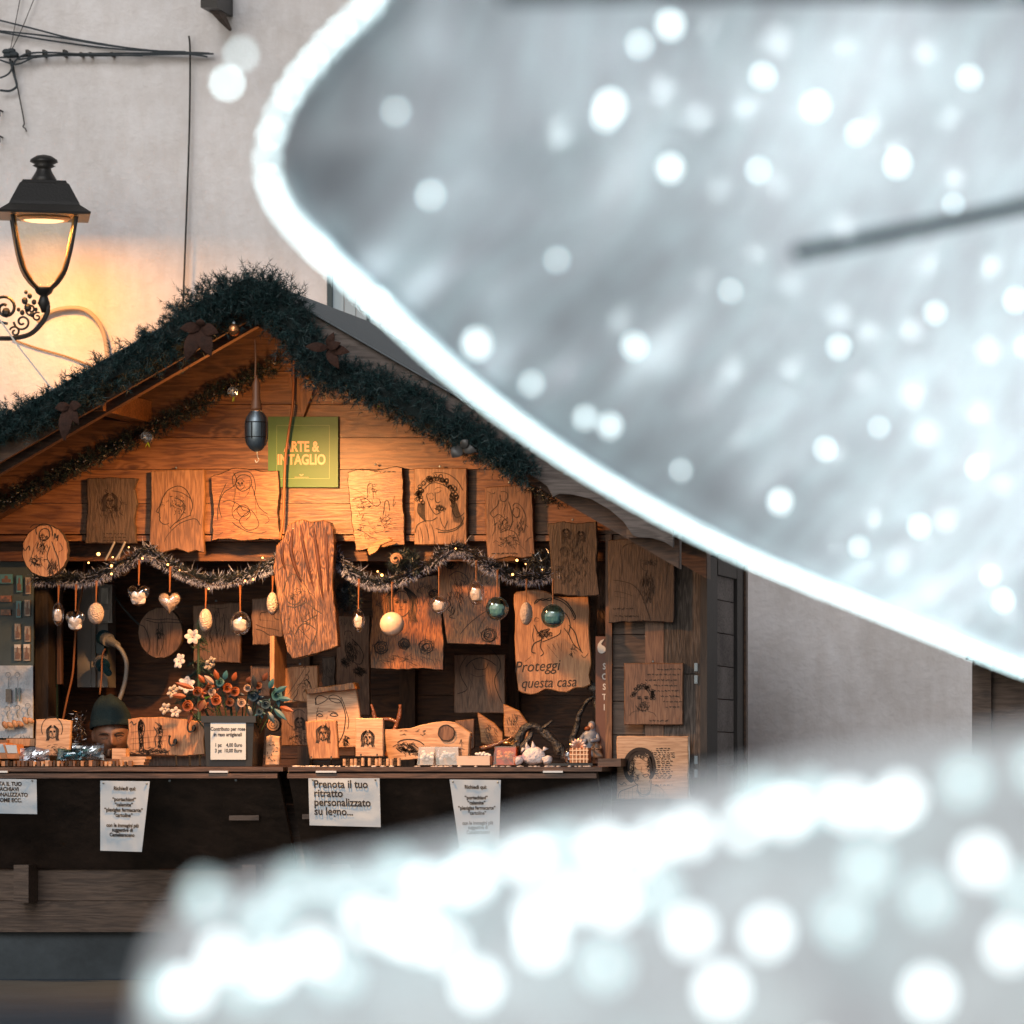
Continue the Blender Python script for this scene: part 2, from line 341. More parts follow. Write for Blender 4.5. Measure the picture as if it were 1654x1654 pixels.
def plaque(name, poly, Y, mat, label, cat, strokes=(), w=1.0, t=.022, amp=1.5, step=5, ln=burn, group=None, edge=None, extra=None, nail=False, tilt=0):
    w *= 1.4
    pl = wobble(poly, amp, step, random.uniform(0, 99)) if amp else poly
    mb = MB(); pts = [(P(x, y, Y).x, P(x, y, Y).z) for x, y in reversed(pl)]
    mb.extr(pts, Y, Y+t, .004)
    n = len(pts); nf = len(mb.f)
    if edge:
        for i in range(nf):
            if i < nf-2: mb.m[i] = 1
    o = mb.build(name, [mat, edge] if edge else mat); tag(o, label, cat, group)
    if strokes:
        e = MB()
        for st in strokes: ribbon(e, st, Y-.0015, w*random.uniform(.8, 1.15)*(.55 if len(st) <= 3 else 1))
        if extra: extra(e)
        e.build('engraving', ln, o)
    if nail:
        xs = [p[0] for p in poly]; ys = [p[1] for p in poly]; c = P((min(xs)+max(xs))/2, min(ys)-2, Y+t)
        b = MB(); b.tube([c, c+Vector((0, -t*.6, .001))], .003, 6); b.ell(c+Vector((0, -t*.6, .001)), .005, .003, .005, 8, 5); b.build('nail', steel, o)
    return o
# ------------------------------------------------------------------ setting: ground, white building, cables
mb = MB(); mb.add([(-60,1,0),(40,1,0),(40,60,0),(-60,60,0)], [(0,1,2,3)])
pave = pbr('paving', (.030,.050,.070), .8, bump=.4, bscale=14, var=.25, vscale=2.5)
struct(mb.build('ground', pave))
YW = 24.6
mb = MB(); mb.box(-16, 6, YW, YW+.5, 0, 8.5)
bld = mb.build('white_building', wallm); tag(bld, 'white plastered house behind the wooden stall', 'building')
mb = MB(); mb.box(-16.2, 6.2, YW-.35, YW+.7, 8.5, 8.75); mb.build('eave', grey_x, bld)
mb = MB(); mb.pbox(528, 536, 380, 600, YW-.03, .06); mb.pbox(536, 660, 590, 600, YW-.03, .06); mb.pbox(536, 660, 380, 390, YW-.03, .06); mb.pbox(652, 660, 390, 590, YW-.03, .06); mb.pbox(592, 597, 390, 590, YW-.02, .05)
wf = mb.build('window', pbr('teal_window_frame', (.03,.055,.065), .5), bld)
mb = MB()
for x0, x1 in ((536.5, 555), (557, 574), (576, 591.5), (597.5, 614), (616, 632), (634, 651.5)): mb.pbox(x0, x1, 390.5, 589.5, YW-.012, .01)
mb.build('shutter', pbr('pale_shutter', (.42,.50,.54), .6), wf)
mb = MB(); mb.pbox(325, 336, -14, 2, YW-.12, .12); mb.pbox(324, 350, -30, 12, YW-.3, .3)
bb = mb.build('wall_bracket', iron); tag(bb, 'dark iron bracket with wooden strut at the top edge of the white wall', 'bracket')
mb = MB(); a = P(345, 10, YW-.2); b = P(372, 48, YW-.02); mb.tube([a, (a+b)/2, b], [.03, .022, .008], 5); mb.build('strut', low_x, bb)
# wire bundle
def cable(name, label, pts, Y, r, mat=cordg, k=6, cat='cable'):
    m = MB(); m.tube(path(pts, Y, k), r, 6); return tag(m.build(name, mat, smooth=True), label, cat)
cb = thing('cable_bundle', P(160, 88, YW-.04), 'bundle of dark electric cables running along the top left of the white wall', 'cables')
for i, pts in enumerate([[(-60,18),(0,33),(60,48),(115,62),(190,75),(250,83),(305,86),(345,87)], [(-60,45),(0,50),(90,60),(170,73),(250,82),(305,85)], [(-60,40),(0,52),(110,70),(200,80),(300,84)],
        [(-60,92),(0,93),(60,90),(130,87),(220,86),(305,85),(338,86)], [(30,96),(90,90),(170,90),(260,88),(345,87)], [(0,126),(15,118),(28,95),(60,85),(150,88),(230,90)], [(0,97),(25,104),(45,97),(58,90)], [(300,87),(325,90),(335,92)]]):
    m = MB(); m.tube(path(pts, YW-.03-.006*i), .0045, 5); m.build('cable', cordg, cb)
m = MB()
for x in (10, 15, 20, 14, 25): m.ell(P(x+random.uniform(-2, 6), 88+random.uniform(-7, 10), YW-.06), .022, .02, .014, 8, 5)
m.build('junction', cordg, cb)
m = MB()
for x in (43, 70, 103, 130, 145, 180): m.pbox(x-2, x+2, 80 if x < 110 else 84, 91, YW-.05, .05)
m.build('clamp', iron, cb)
m = MB(); m.tube(path([(0,146),(15,147),(25,142),(27,136),(22,118),(16,95)], YW-.04), .006, 5); m.build('loose_cable', cordg, cb)
cable('hanging_wire', 'thin loose wire with a small loop hanging below the cable bundle', [(20,98),(27,135),(33,165),(39,198),(37,204),(41,208),(43,213)], YW-.03, .003, iron, cat='wire')
cable('wall_wire', 'thin wire rising to the top edge left of the cable junction', [(17,80),(24,42),(33,-5),(38,-40)], YW-.03, .002, iron, cat='wire')
cable('slanting_wire', 'thin slanting wire right of the rising wire at the top edge', [(20,78),(36,45),(56,-4),(75,-45)], YW-.035, .002, iron, cat='wire')
cable('lightning_rod', 'long thin dark rod running straight down the white wall beside the lantern', [(305,58),(307,85),(306,200),(301,350),(296,480),(293,560)], YW-.04, .0045, iron, cat='rod')
for x, y, w in ((4,180,'upper'), (4,222,'lower')):
    m = MB(); c = P(x, y, YW); m.tube([c, c+Vector((0,-.05,0)), c+Vector((0,-.05,-.03))], .005, 5); tag(m.build('wall_hook', iron), w+' of the two small iron hooks in the plaster above the lantern', 'hook')
cable('wall_conduit', 'pale bent conduit arching from the lantern bracket down the glowing wall', [(60,520),(80,505),(108,498),(135,500),(155,515),(168,540),(174,580),(176,640)], YW-.03, .011, pbr('painted_conduit', (.5,.40,.30), .7), cat='conduit')
cable('wall_shadow_line', 'thin tan line standing for a shadow across the glowing wall under the lantern', [(20,548),(60,562),(105,575),(145,590),(175,605)], YW-.012, .004, pbr('tan_shadow_line', (.38,.24,.12), .7))  # shadow line on the plaster, put in as a tan tube
m = MB(); m.tube(path([(-20,492),(2,520),(30,560),(55,592),(85,630),(110,660)], 23.2), .004, 5)
tag(m.build('guy_wire', pbr('white_wire', (.8,.74,.66), .3)), 'shiny white wire slanting down from the lantern bracket to the roof garland', 'wire')
# ------------------------------------------------------------------ wall lantern
YL = 24.0; u = YL/F
def LP(px, py, dy=0): return P(px, py, YL)+Vector((0, dy, 0))
ln_ = thing('wall_lantern', LP(70, 478), 'lit black iron lantern on a scrolled bracket glowing against the white wall', 'street lamp')
c0 = LP(71, 348); rot = R(62)
m = MB(); z = lambda y: (348-y)*u
m.lathe(c0, [(100*u, z(351)), (101*u, z(347)), (78*u, z(335)), (75*u, z(330)), (54*u, z(300)), (50*u, z(298)), (47*u, z(294)), (0.001, z(293))], 4, rot); m.build('lantern_roof', iron, ln_)
m = MB(); m.lathe(c0, [(24*u, z(297)), (17*u, z(285)), (12*u, z(276)), (11*u, z(272)), (18*u, z(268)), (14*u, z(266)), (22*u, z(262)), (21*u, z(258)), (12*u, z(252)), (2*u, z(250))], 20); m.build('finial', iron, ln_, smooth=True)
corners = [(math.cos(rot+k*math.pi/2), math.sin(rot+k*math.pi/2)) for k in range(4)]
prof = [(70, 352), (63, 385), (55, 415), (45, 438), (30, 455), (15, 466)]
for cx, cy in corners:
    m = MB(); m.tube(smooth_path([c0+Vector((cx*r*u, cy*r*u, z(y))) for r, y in prof], 4), 3.2*u, 6); m.build('rib', iron, ln_)
    m = MB(); m.tube([c0+Vector((cx*(r-5)*u, cy*(r-5)*u, z(y))) for r, y in prof[:-1]], 1.6*u, 5); m.build('lamplit_strip', pbr('painted_lamplight', (.55,.33,.12), .35, .4), ln_)  # lamplight on the inner sides of the ribs, put in as orange strips
m = MB()
for k in range(4):
    a, b = corners[k], corners[(k+1) % 4]
    for (r, y), (r2, y2) in zip(prof[:-1], prof[1:]):
        m.add([c0+Vector((a[0]*r*u, a[1]*r*u, z(y))), c0+Vector((b[0]*r*u, b[1]*r*u, z(y))), c0+Vector((b[0]*r2*u, b[1]*r2*u, z(y2))), c0+Vector((a[0]*r2*u, a[1]*r2*u, z(y2)))], [(0,1,2,3)])
m.build('pane', lampg, ln_)
m = MB(); m.lathe(c0, [(40*u, z(349.5)), (42*u, z(353)), (36*u, z(357)), (34*u, z(356))], 24); m.build('reflector', pbr('lamp_ring', (.7,.5,.3), .4), ln_)
m = MB(); m.ell(c0+Vector((0, 0, z(355))), 33*u, 33*u, 5*u, 24, 8); m.build('bulb', emit('sodium_glow', (1, .72, .40), 1.5), ln_)
m = MB(); m.lathe(c0, [(16*u, z(464)), (15*u, z(468)), (12*u, z(474)), (6*u, z(478)), (8*u, z(484)), (10*u, z(490)), (6*u, z(498)), (4*u, z(505))], 14); m.build('socket', iron, ln_, smooth=True)
m = MB()
m.tube(smooth_path([LP(77,492,0), LP(76,506), LP(66,524), LP(48,540), LP(22,546), LP(-10,545,.05), LP(-60,540,.2), LP(-110,538,.6)], 6), 4*u, 7)
def spiral(cx, cy, r, a0, turns, rr=2.6, fl=1):
    return smooth_path([LP(cx+r*(1-i/14*.8)*math.cos(R(a0+fl*turns*360*i/14)), cy+r*(1-i/14*.8)*math.sin(R(a0+fl*turns*360*i/14))) for i in range(15)], 2)
for q in [(8,498,25,80,1.6,3.2,1), (36,520,14,180,1.4,2.4,-1), (50,500,10,60,1.3,2.2,1), (-40,520,22,0,1.6,3,1), (24,536,9,200,1.2,2.2,1), (60,512,8,300,1.2,2,-1)]: m.tube(spiral(*q), q[5]*.8*u, 5)
for x, y, r in ((48,478,4),(40,486,5),(55,488,4),(45,497,6),(36,505,4),(30,500,3),(52,508,4),(58,500,3),(10,505,7),(42,472,3)): m.ell(LP(x, y), r*u, r*u, r*u*1.2, 7, 5)
m.build('scroll_bracket', iron, ln_)
ld = bpy.data.lights.new('lantern_light', 'AREA'); ld.shape = 'DISK'; ld.size = .18; ld.energy = 21; ld.color = (1, .42, .085)
lo = bpy.data.objects.new('lantern_light', ld); COL.objects.link(lo); lo.location = c0+Vector((0, 0, z(363))); lo.rotation_euler = (R(2), 0, 0)
# ------------------------------------------------------------------ second stall at the right edge
s2 = thing('market_stall', P(1640, 1600, 23.0)*1, 'dark wooden neighbouring stall cut off by the right edge behind the lights', 'stall')
Y2 = 23.2
m = MB(); m.rnd(); m.pbox(1570, 1601, 1068, 1592, Y2-.04, .1); m.build('corner_post', low_x, s2)
m = MB()
for i in range(10): m.rnd(); a = P(1601, 1095+55*(i)+1, Y2); b = P(2150, 1095+55*(i-1), Y2); m.extr([(a.x, a.z), (b.x, a.z), (b.x, b.z), (a.x, b.z)], Y2, Y2+.03, .005)
m.build('plank_wall', low_x, s2)
m = MB(); m.pbox(1560, 2170, 1030, 1066, Y2-.3, 1.3); m.build('roof', dark_w, s2)
# ------------------------------------------------------------------ the stall
XC = (492-PX)/F*22.3; RS = .575; ZA = H+1.996; HW = 1.73
def zt(x): return ZA-RS*abs(x-XC)
YF, YC, YG, YB = 21.38, 21.95, 22.3, 23.25
st = thing('market_stall', (XC, 22.8, 0), 'wooden gabled market stall selling carved wooden boards, trimmed with pine garlands', 'stall')
def px2x(px, Y): return (px-PX)/F*Y
def pz(py, Y): return H+(PY-py)/F*Y
# gable planks
m = MB(); ys = [545, 600, 653, 707, 758, 813, 863]
for y0, y1 in zip(ys[:-1], ys[1:]):
    m.rnd(); z0 = pz(y1, YG)+.001; z1 = pz(y0, YG)-.001
    h0 = min(1.69, (ZA-.03-z0)/RS); h1 = min(1.69, (ZA-.03-z1)/RS)
    m.extr([(XC-h0, z0), (XC+h0, z0), (XC+h1, z1), (XC-h1, z1)], YG, YG+.03, .004)
m.rnd(); z0 = pz(545, YG)+.001; h0 = (ZA-.03-z0)/RS; m.extr([(XC-h0, z0), (XC+h0, z0), (XC, ZA-.03)], YG, YG+.03, .004)
m.build('gable_wall', pine_x, st)
m = MB(); m.rnd(); m.box(XC-1.69, XC+1.45, YG-.008, YG+.07, pz(874, YG), pz(865, YG)); m.build('lintel', pine_x, st)
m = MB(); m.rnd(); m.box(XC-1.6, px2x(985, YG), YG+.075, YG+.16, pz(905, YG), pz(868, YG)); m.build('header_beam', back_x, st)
# right front wall
m = MB(); y = 863
while y < 1505:
    y2 = min(y+54, 1505); m.rnd(); a = P(988, y2-.3, YG); b = P(1133, y+.3, YG); m.extr([(a.x, a.z), (b.x, a.z), (b.x, b.z), (a.x, b.z)], YG, YG+.03, .004); y = y2
m.build('front_wall', low_x, st)
m = MB(); m.rnd(); m.pbox(978, 988, 863, 1240, YG-.03, .1); m.build('door_jamb', pine_z, st)
m = MB(); m.rnd(); m.pbox(1042, 1072, 905, 1400, YG-.03, .028); m.build('batten', plq_c, st)
for a, b in ((868, 1088), (1089.5, 1239), (1240.5, 1500)):
    m = MB(); m.rnd(); m.pbox(1073, 1132, a, b, YG-.035, .034); m.build('weathered_board', bark_z, st)
for y in (1078, 1098, 1228, 1250):
    m = MB(); m.pbox(1121.5, 1126.5, y-7, y+6, YG-.042, .006)
    for q in (-5, 0, 4): c = P(1124, y+q, YG-.045); m.ell(c, .002, .002, .002, 6, 4)
    m.build('hinge', steel, st)
# side wall
XS = px2x(1133, YG)
m = MB(); m.box(XS+.001, XS+.03, YG-.04, 22.54, .2, H+.90); m.box(XS+.001, XS+.035, 23.06, 23.28, .2, H+.92); m.box(XS+.002, XS+.033, 22.54, 23.06, H+.83, H+.92); m.build('side_frame', dark_w, st)
m = MB(); zz = .2
while zz < H+.82:
    m.rnd(); m.box(XS+.002, XS+.02, 22.545, 23.055, zz+.002, min(zz+.140, H+.828)); zz += .1425
m.build('side_wall', slat_x, st)
m = MB(); m.box(XS+.036, XS+.045, 23.24, 23.3, .2, H+.9); m.build('corner_trim', frame_w, st)
# lower front wall and plinth
m = MB(); y = 1245
for y2 in (1299, 1353, 1404, 1455, 1506):
    m.rnd(); a = P(-260, y2-.4, YG); b = P(987, y+.4, YG); m.extr([(a.x, a.z), (b.x, a.z), (b.x, b.z), (a.x, b.z)], YG, YG+.03, .004); y = y2
m.build('lower_wall', low_x, st)
m = MB(); a = px2x(-260, 22.4); m.box(a, XS-.02, YG+.04, 23.2, 0, pz(1506, YG)); m.build('plinth', pbr('concrete', (.045,.055,.062), .9, bump=.3, bscale=20, var=.3, vscale=4), st)
# interior back wall
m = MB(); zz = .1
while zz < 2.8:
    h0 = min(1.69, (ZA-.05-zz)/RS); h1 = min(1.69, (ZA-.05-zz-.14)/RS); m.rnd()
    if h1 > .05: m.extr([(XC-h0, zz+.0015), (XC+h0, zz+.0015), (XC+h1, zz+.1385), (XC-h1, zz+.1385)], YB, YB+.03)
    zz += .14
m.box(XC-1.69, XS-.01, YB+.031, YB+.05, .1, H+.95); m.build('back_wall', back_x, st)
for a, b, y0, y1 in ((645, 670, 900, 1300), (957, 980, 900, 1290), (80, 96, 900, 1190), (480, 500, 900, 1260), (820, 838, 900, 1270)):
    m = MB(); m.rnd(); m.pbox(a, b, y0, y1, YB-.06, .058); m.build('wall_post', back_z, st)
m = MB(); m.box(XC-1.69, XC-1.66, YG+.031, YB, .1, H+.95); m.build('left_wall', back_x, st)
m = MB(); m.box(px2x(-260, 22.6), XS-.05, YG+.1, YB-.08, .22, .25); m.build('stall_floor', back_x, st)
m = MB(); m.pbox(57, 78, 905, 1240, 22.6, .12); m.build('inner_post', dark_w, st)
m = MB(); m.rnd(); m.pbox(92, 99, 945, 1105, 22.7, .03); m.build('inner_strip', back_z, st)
# roof
for s in (-1, 1):
    m = MB(); a = (XC, ZA); b = (XC+s*HW, zt(XC+s*HW))
    m.rnd(); m.extr([a, b, (b[0], b[1]-.035), (a[0], a[1]-.035)], YF+.03, 23.45); m.build('roof_slope', frame_w, st)
    m = MB(); m.extr([(a[0], a[1]+.006), (b[0]+s*.02, b[1]-.006), (b[0]+s*.02, b[1]-.014), (a[0], a[1]+.001)], YF-.03, 23.47); m.build('roof_felt', pbr('grey_felt', (.13,.15,.16), .8, bump=.5, bscale=60), st)
    for Yr, dp, t, mt in ((YF+.10, .15, .05, frame_w), (YG-.12, .165, .10, frame_w)):
        m = MB(); m.rnd(); m.extr([(a[0], a[1]-.037), (b[0], b[1]-.037), (b[0], b[1]-.037-dp), (a[0], a[1]-.037-dp)], Yr, Yr+t, .004); m.build('rafter', mt, st)
    for xx in ((-5.95, -6.62) if s < 0 else (-4.12, -3.72)):
        m = MB(); m.rnd(); zc = zt(xx)-.045; m.box(xx-.045, xx+.045, YF+.05, YG-.005, zc-.11, zc-.02); m.build('purlin', pine_x, st)
fr = [(407,452),(1088,844),(1087,884),(1075,876),(1052,869),(1030,868),(1022,864),(1008,843),(985,823),(955,806),(925,799),(903,798),(893,803),(884,786),(862,770),(840,757),(700,680),(407,516)]
m = MB(); m.rnd(); m.extr([(P(x, y, YF).x, P(x, y, YF).z) for x, y in reversed(fr)], YF, YF+.028, .002); m.build('fascia', grey_x, st)
m = MB(); m.rnd(); xa = XC-.002; xb = XC-HW; m.extr([(xa, zt(xa)-.006), (xa, zt(xa)-.165), (xb, zt(xb)-.16), (xb, zt(xb)-.006)], YF, YF+.028, .002); m.build('fascia', frame_w, st)
m = MB(); m.rnd(); q = [(466,600),(488,598),(509,623),(490,674),(472,640),(466,618)]
m.extr([(P(x, y, YG-.04).x, P(x, y, YG-.04).z) for x, y in reversed(q)], YG-.04, YG-.005, .003); m.build('king_post', pine_z, st)
# counters, flaps, brackets
def counter(x0, x1):
    m = MB(); m.rnd(); m.box(px2x(x0, YC), px2x(x1, YC), YC, YG+.30, pz(1246, YC), pz(1239, YC)); m.build('counter_shelf', dark_w if 0 else edge_w, st)
    Y0, Y1 = YC+.005, YG-.02; a = P(x0, 1250, Y0); b = P(x1-8, 1250, Y0); zb = pz(1403, Y1)
    m = MB(); m.rnd(); d = Vector((0, .02, .02))
    v = [Vector((a.x, Y0, a.z)), Vector((b.x, Y0, b.z)), Vector((b.x, Y1, zb)), Vector((a.x, Y1, zb))]
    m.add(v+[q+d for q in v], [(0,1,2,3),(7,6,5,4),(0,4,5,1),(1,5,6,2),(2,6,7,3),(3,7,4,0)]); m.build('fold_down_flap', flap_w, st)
    m = MB(); m.rnd(); m.box(a.x, b.x, Y0-.012, Y0-.001, pz(1257, Y0), pz(1249.5, Y0)); m.build('flap_edge', edge_w, st)  # light on the flap's top edge put in as a lighter brown strip
counter(-250, 457); counter(465, 972)
m = MB(); m.rnd(); m.box(px2x(965, 22.05), px2x(1002, 22.05), 22.06, 22.4, pz(1238, 22.05), pz(1225, 22.05)); m.build('end_ledge', edge_w, st)
for x0, x1 in ((338,368),(510,543),(877,909),(-18,12)):
    m = MB(); m.pbox(x0, x1, 1245, 1248, YC-.012, .012); m.build('hinge', pbr('bright_hinge', (.6,.6,.6), .4, .5), st)
for x0, x1, y in ((370,418,1321),(488,503,1319),(905,957,1323)):
    Yh = YC+(y-1250)/153*.35
    m = MB(); m.rnd(); m.pbox(x0, x1, y-4, y+4, Yh-.03, .03); m.build('flap_catch', edge_w, st)
for x0, x1 in ((22,46),(391,413),(535,556)):
    m = MB(); m.rnd(); m.pbox(x0, x1, 1397, 1458 if x0 < 100 else 1440, 22.16, .138); m.build('bracket', low_x, st)
# screws on the flap
for x, y in ((274,1261),(381,1260)):
    m = MB(); m.ell(P(x, y, YC+.02), .006, .004, .006, 8, 5); m.build('screw', steel, st)
# ------------------------------------------------------------------ pine garlands
def garland(mb, pts, rad, n_tuft, ln_tuft=.06, nl=.03, nw=.0011, per=22, tipf=.25, mats=(0, 1)):
    seg = [(pts[i+1]-pts[i]).length for i in range(len(pts)-1)]; tot = sum(seg)
    for _ in range(n_tuft):
        d = random.random()*tot; i = 0
        while i < len(seg)-1 and d > seg[i]: d -= seg[i]; i += 1
        f = d/seg[i]; c = pts[i].lerp(pts[i+1], f); r = rad[i]*(1-f)+rad[i+1]*f if isinstance(rad, list) else rad
        dr = Vector((random.gauss(0,1), random.gauss(0,1)-.35, random.gauss(0,1))).normalized()
        q = c+dr*r*random.uniform(.35, .85); e = dr*ln_tuft*random.choice((.5,.7,.8,1,1.2))*random.uniform(.8, 1.15)+Vector((random.gauss(0,.012), random.gauss(0,.01), random.gauss(0,.012)))
        for k in range(per):
            s = random.random(); p = q+e*s
            nd = (e.normalized()*random.uniform(.2, .9)+Vector((random.gauss(0,1), random.gauss(0,1), random.gauss(0,1))).normalized()*.9).normalized()
            mb.needle(p, nd*nl*random.uniform(.6, 1.15), nw, mats[1] if random.random() < tipf else mats[0])
YGr = YF-.05
gp = path([(-160,775),(-60,715),(0,690),(60,668),(120,640),(180,600),(240,572),(300,530),(335,505),(380,490),(430,480),(465,510),(490,560),(520,598),(580,618),(640,640),(700,672),(760,705),(810,735),(850,762)], YGr, 3)
n = len(gp); rad = []
for p in gp:
    x = PX+p.x*F/YGr; r = 30
    if x < 300: r = 27+.02*max(0, x)
    if 270 < x < 500: r = 40
    if x >= 500: r = 36
    if x > 700: r = 36-(x-700)*.10
    rad.append(L(r*.9))
pg = thing('pine_garland', P(430, 560, YGr), 'thick artificial pine garland draped over the front edge of the stall roof', 'garland')
m = MB(); garland(m, gp, rad, 3000, .05, .031, .0014, 28, .2)
pk = path([(300,520),(345,485),(385,475),(430,470),(470,500)], YGr-.02, 3); garland(m, pk, L(38), 420, .06, .030, .0013, 22, .25)
for q in ([(352,480),(358,462),(356,446)], [(425,478),(430,460),(434,447)], [(300,510),(286,500),(278,492)], [(232,565),(234,545),(232,532)], [(470,500),(485,492),(492,487)], [(393,478),(390,466),(388,458)], [(60,665),(55,652),(52,642)]): garland(m, path(q, YGr-.03, 3), L(5), 26, .02, .026, .0012, 22, .2)
m.build('foliage', [ndl, ndl2], pg)
m = MB(); m.tube(gp, [r*.62 for r in rad], 8); m.build('dark_bulk', pbr('dark_core', (.006,.014,.014), .9), pg)  # thick dark tube added so the middle of the foliage stays dark and opaque
# inner thin garland along the gable rafter, left side and short right side
def tinsel(mb, pts, r, n, w=.0011, fr=.35, lower=True):
    for i in range(n):
        d = random.random()*(len(pts)-1); k = int(d); c = pts[k].lerp(pts[min(k+1, len(pts)-1)], d-k)
        v = Vector((random.gauss(0,1), random.gauss(0,1), random.gauss(0,1))).normalized()
        l = r*random.uniform(.7, 1.15); mb.needle(c, v*l*.85, w, 0)
        if random.random() < fr: p = c+v*l*.55; mb.needle(p, (v+Vector((random.gauss(0,.35), random.gauss(0,.3), random.gauss(0,.35))))*l*.5, w*1.2, 1)
YI = YG-.16
ig = thing('thin_garland', P(240, 720, YI), 'thin dark garland with glittering dots along the inner rafter of the gable', 'garland')
p1 = path([(-80,870),(0,815),(30,800),(80,775),(140,745),(190,722),(240,700),(290,672),(340,642),(380,622),(420,602),(450,585)], YI, 4)
p2 = path([(520,600),(600,645),(700,700),(780,735),(830,762),(870,790),(900,810)], YI, 4)
m = MB(); garland(m, p1, L(14), 1200, .016, .019, .0011, 22, .25); garland(m, p2, L(14), 800, .016, .019, .0011, 20, .25)
m.build('foliage', [ndl3, ndl], ig)
m = MB()
for p, nn in ((p1, 40), (p2, 14)):
    for _ in range(nn):
        c = random.choice(p)+Vector((random.gauss(0,.014), -.035, random.gauss(0,.016))); m = MB(); m.ell(c, .0045, .0045, .0045, 6, 4); m.build('glitter_bead', silver, ig)
def foil_rose(x, y, Y, r, label):
    o = thing('foil_rose', P(x, y, Y), label, 'ornament', 'silver foil roses on the thin garland'); 
    m = MB(); c = P(x, y, Y)
    for k in range(12):
        a = k*2.4; rr = r*(.25+.06*k); q = []
        for j in range(7):
            b = a+(j-3)*.28; q.append(c+Vector((rr*math.cos(b), -r*.5+rr*.35, rr*math.sin(b))))
        top = [p+Vector((0, -r*.45, 0))+(p-c)*.12 for p in q]
        for j in range(6): m.add([q[j], q[j+1], top[j+1], top[j]], [(0,1,2,3)])
    m.ell(c, r*.85, r*.4, r*.85, 10, 6); m.build('petals', silver, o)
    m = MB()
    for k in range(5): m.needle(c+Vector((0, -.005, -r*.8)), Vector((random.gauss(0,.4), -.2, -1)).normalized()*r*.9, .004)
    m.build('leaf', pbr('lime_leaf', (.25,.4,.03), .5), o)
foil_rose(239, 706, YI-.05, L(11), 'silver foil rose lower down the left rafter garland')
foil_rose(378, 633, YI-.05, L(10), 'silver foil rose near the top of the rafter beside the work lamp')
foil_rose(612, 651, YI-.05, L(5), 'small silver foil rose under the right side of the roof garland')
def leafm(mb, c, d, ln, w, curl=.2, nrm=(0,-1,0), rnd=False):
    d = Vector(d).normalized(); s = d.cross(Vector(nrm)).normalized(); nv = Vector(nrm); vs = []; fs = []
    N_ = 7
    for i in range(N_+1):
        t = i/N_; ww = w*(math.sin(math.pi*min(.96, t*.8+.14))**.7 if rnd else 3.3*(t+.03)**.85*(1.015-t)**1.1); p = Vector(c)+d*ln*t+nv*(math.sin(t*2.6)*ln*curl)
        vs += [p-s*ww, p+nv*ww*.35, p+s*ww]
    for i in range(N_):
        b = 3*i; fs += [(b, b+1, b+4, b+3), (b+1, b+2, b+5, b+4)]
    k = len(vs); vs += [v-nv*.004 for v in vs]; fs += [tuple(reversed([i+k for i in f])) for f in fs]
    mb.add(vs, fs)
def leafbow(x, y, Y, leaves, label, mat=velvet, name='velvet_leaf_bow'):
    o = thing(name, P(x, y, Y), label, 'bow')
    for i, (dx, dz, ln, w) in enumerate(leaves):
        m = MB(); leafm(m, P(x, y, Y-.01*i), (dx, -.1, dz), L(ln), L(w)); m.build('leaf', mat, o, smooth=True)
    return o
leafbow(325, 528, YGr-.12, [(-.35,-.9,58,13),(.35,-.9,50,13),(-1,-.1,32,9),(1,-.35,30,10),(0,.2,14,8)], 'dark brown velvet bow of drooping leaves in the garland left of the roof peak')
leafbow(112, 655, YGr-.1, [(-.1,-1,56,11),(.5,-.9,34,8),(-.9,-.2,22,8),(.9,0,20,8)], 'dark brown velvet bow half sunk in the garland far down the left roof edge')
leafbow(530, 562, YGr-.12, [(.45,-.8,38,9),(1,-.2,36,9),(-1,.05,34,8),(.3,.7,26,7),(.9,.35,22,7)], 'rusty brown velvet flower of pointed leaves in the garland right of the roof peak')
leafbow(745, 722, YGr-.06, [(1,-.3,26,8),(-.4,-.5,22,10),(.6,.6,16,7)], 'dull grey transparent leaf bow tucked under the right roof garland', pbr('smoky_ribbon', (.06,.055,.05), .4))
o = thing('copper_bell', P(378, 535, YGr-.1), 'small shiny copper bauble in the garland just left of the peak', 'bauble')
m = MB(); c = P(378, 533, YGr-.1); m.ell(c, L(9), L(9), L(10), 14, 9); m.build('ball', copper, o, smooth=True)
m = MB(); m.lathe(c+Vector((0,0,L(9))), [(L(2.5), 0), (L(2.5), L(3)), (L(1), L(5))], 8); m.build('cap', silver, o)
# ------------------------------------------------------------------ inspection lamp
YA = 21.46
wl = thing('work_lamp', P(415, 730, YA), 'hanging inspection lamp with brown handle and steel shade turned to the gable', 'lamp')
k = YA/F; c = P(414, 690, YA)
m = MB(); m.tube(path([(412,548),(413,580),(412,615)], YA), .004, 6); m.build('cable', cordm, wl)
m = MB(); m.lathe(P(414, 664, YA), [(9*k, 0), (9.5*k, 6*k), (8*k, 9*k), (8.5*k, 14*k), (6.5*k, 18*k), (6*k, 44*k), (3*k, 52*k), (1.5*k, 58*k)], 14); m.build('handle', pbr('brown_rubber', (.20,.075,.03), .45), wl, smooth=True)
m = MB()
vs = []; fs = []; prof = [(9,664),(10,667),(15,674),(16.5,684),(16.5,708),(15,718),(10,726),(3,730)]
nn = 14
for r, y in prof:
    for j in range(nn+1):
        a = math.pi-.35+(math.pi+.7)*j/nn; vs.append((c.x+r*k*math.cos(a), c.y+r*k*math.sin(a), pz(y, YA)))
for i in range(len(prof)-1):
    for j in range(nn): fs.append((i*(nn+1)+j, i*(nn+1)+j+1, (i+1)*(nn+1)+j+1, (i+1)*(nn+1)+j))
m.add(vs, fs); m.build('shade', steel, wl, smooth=True)
m = MB()
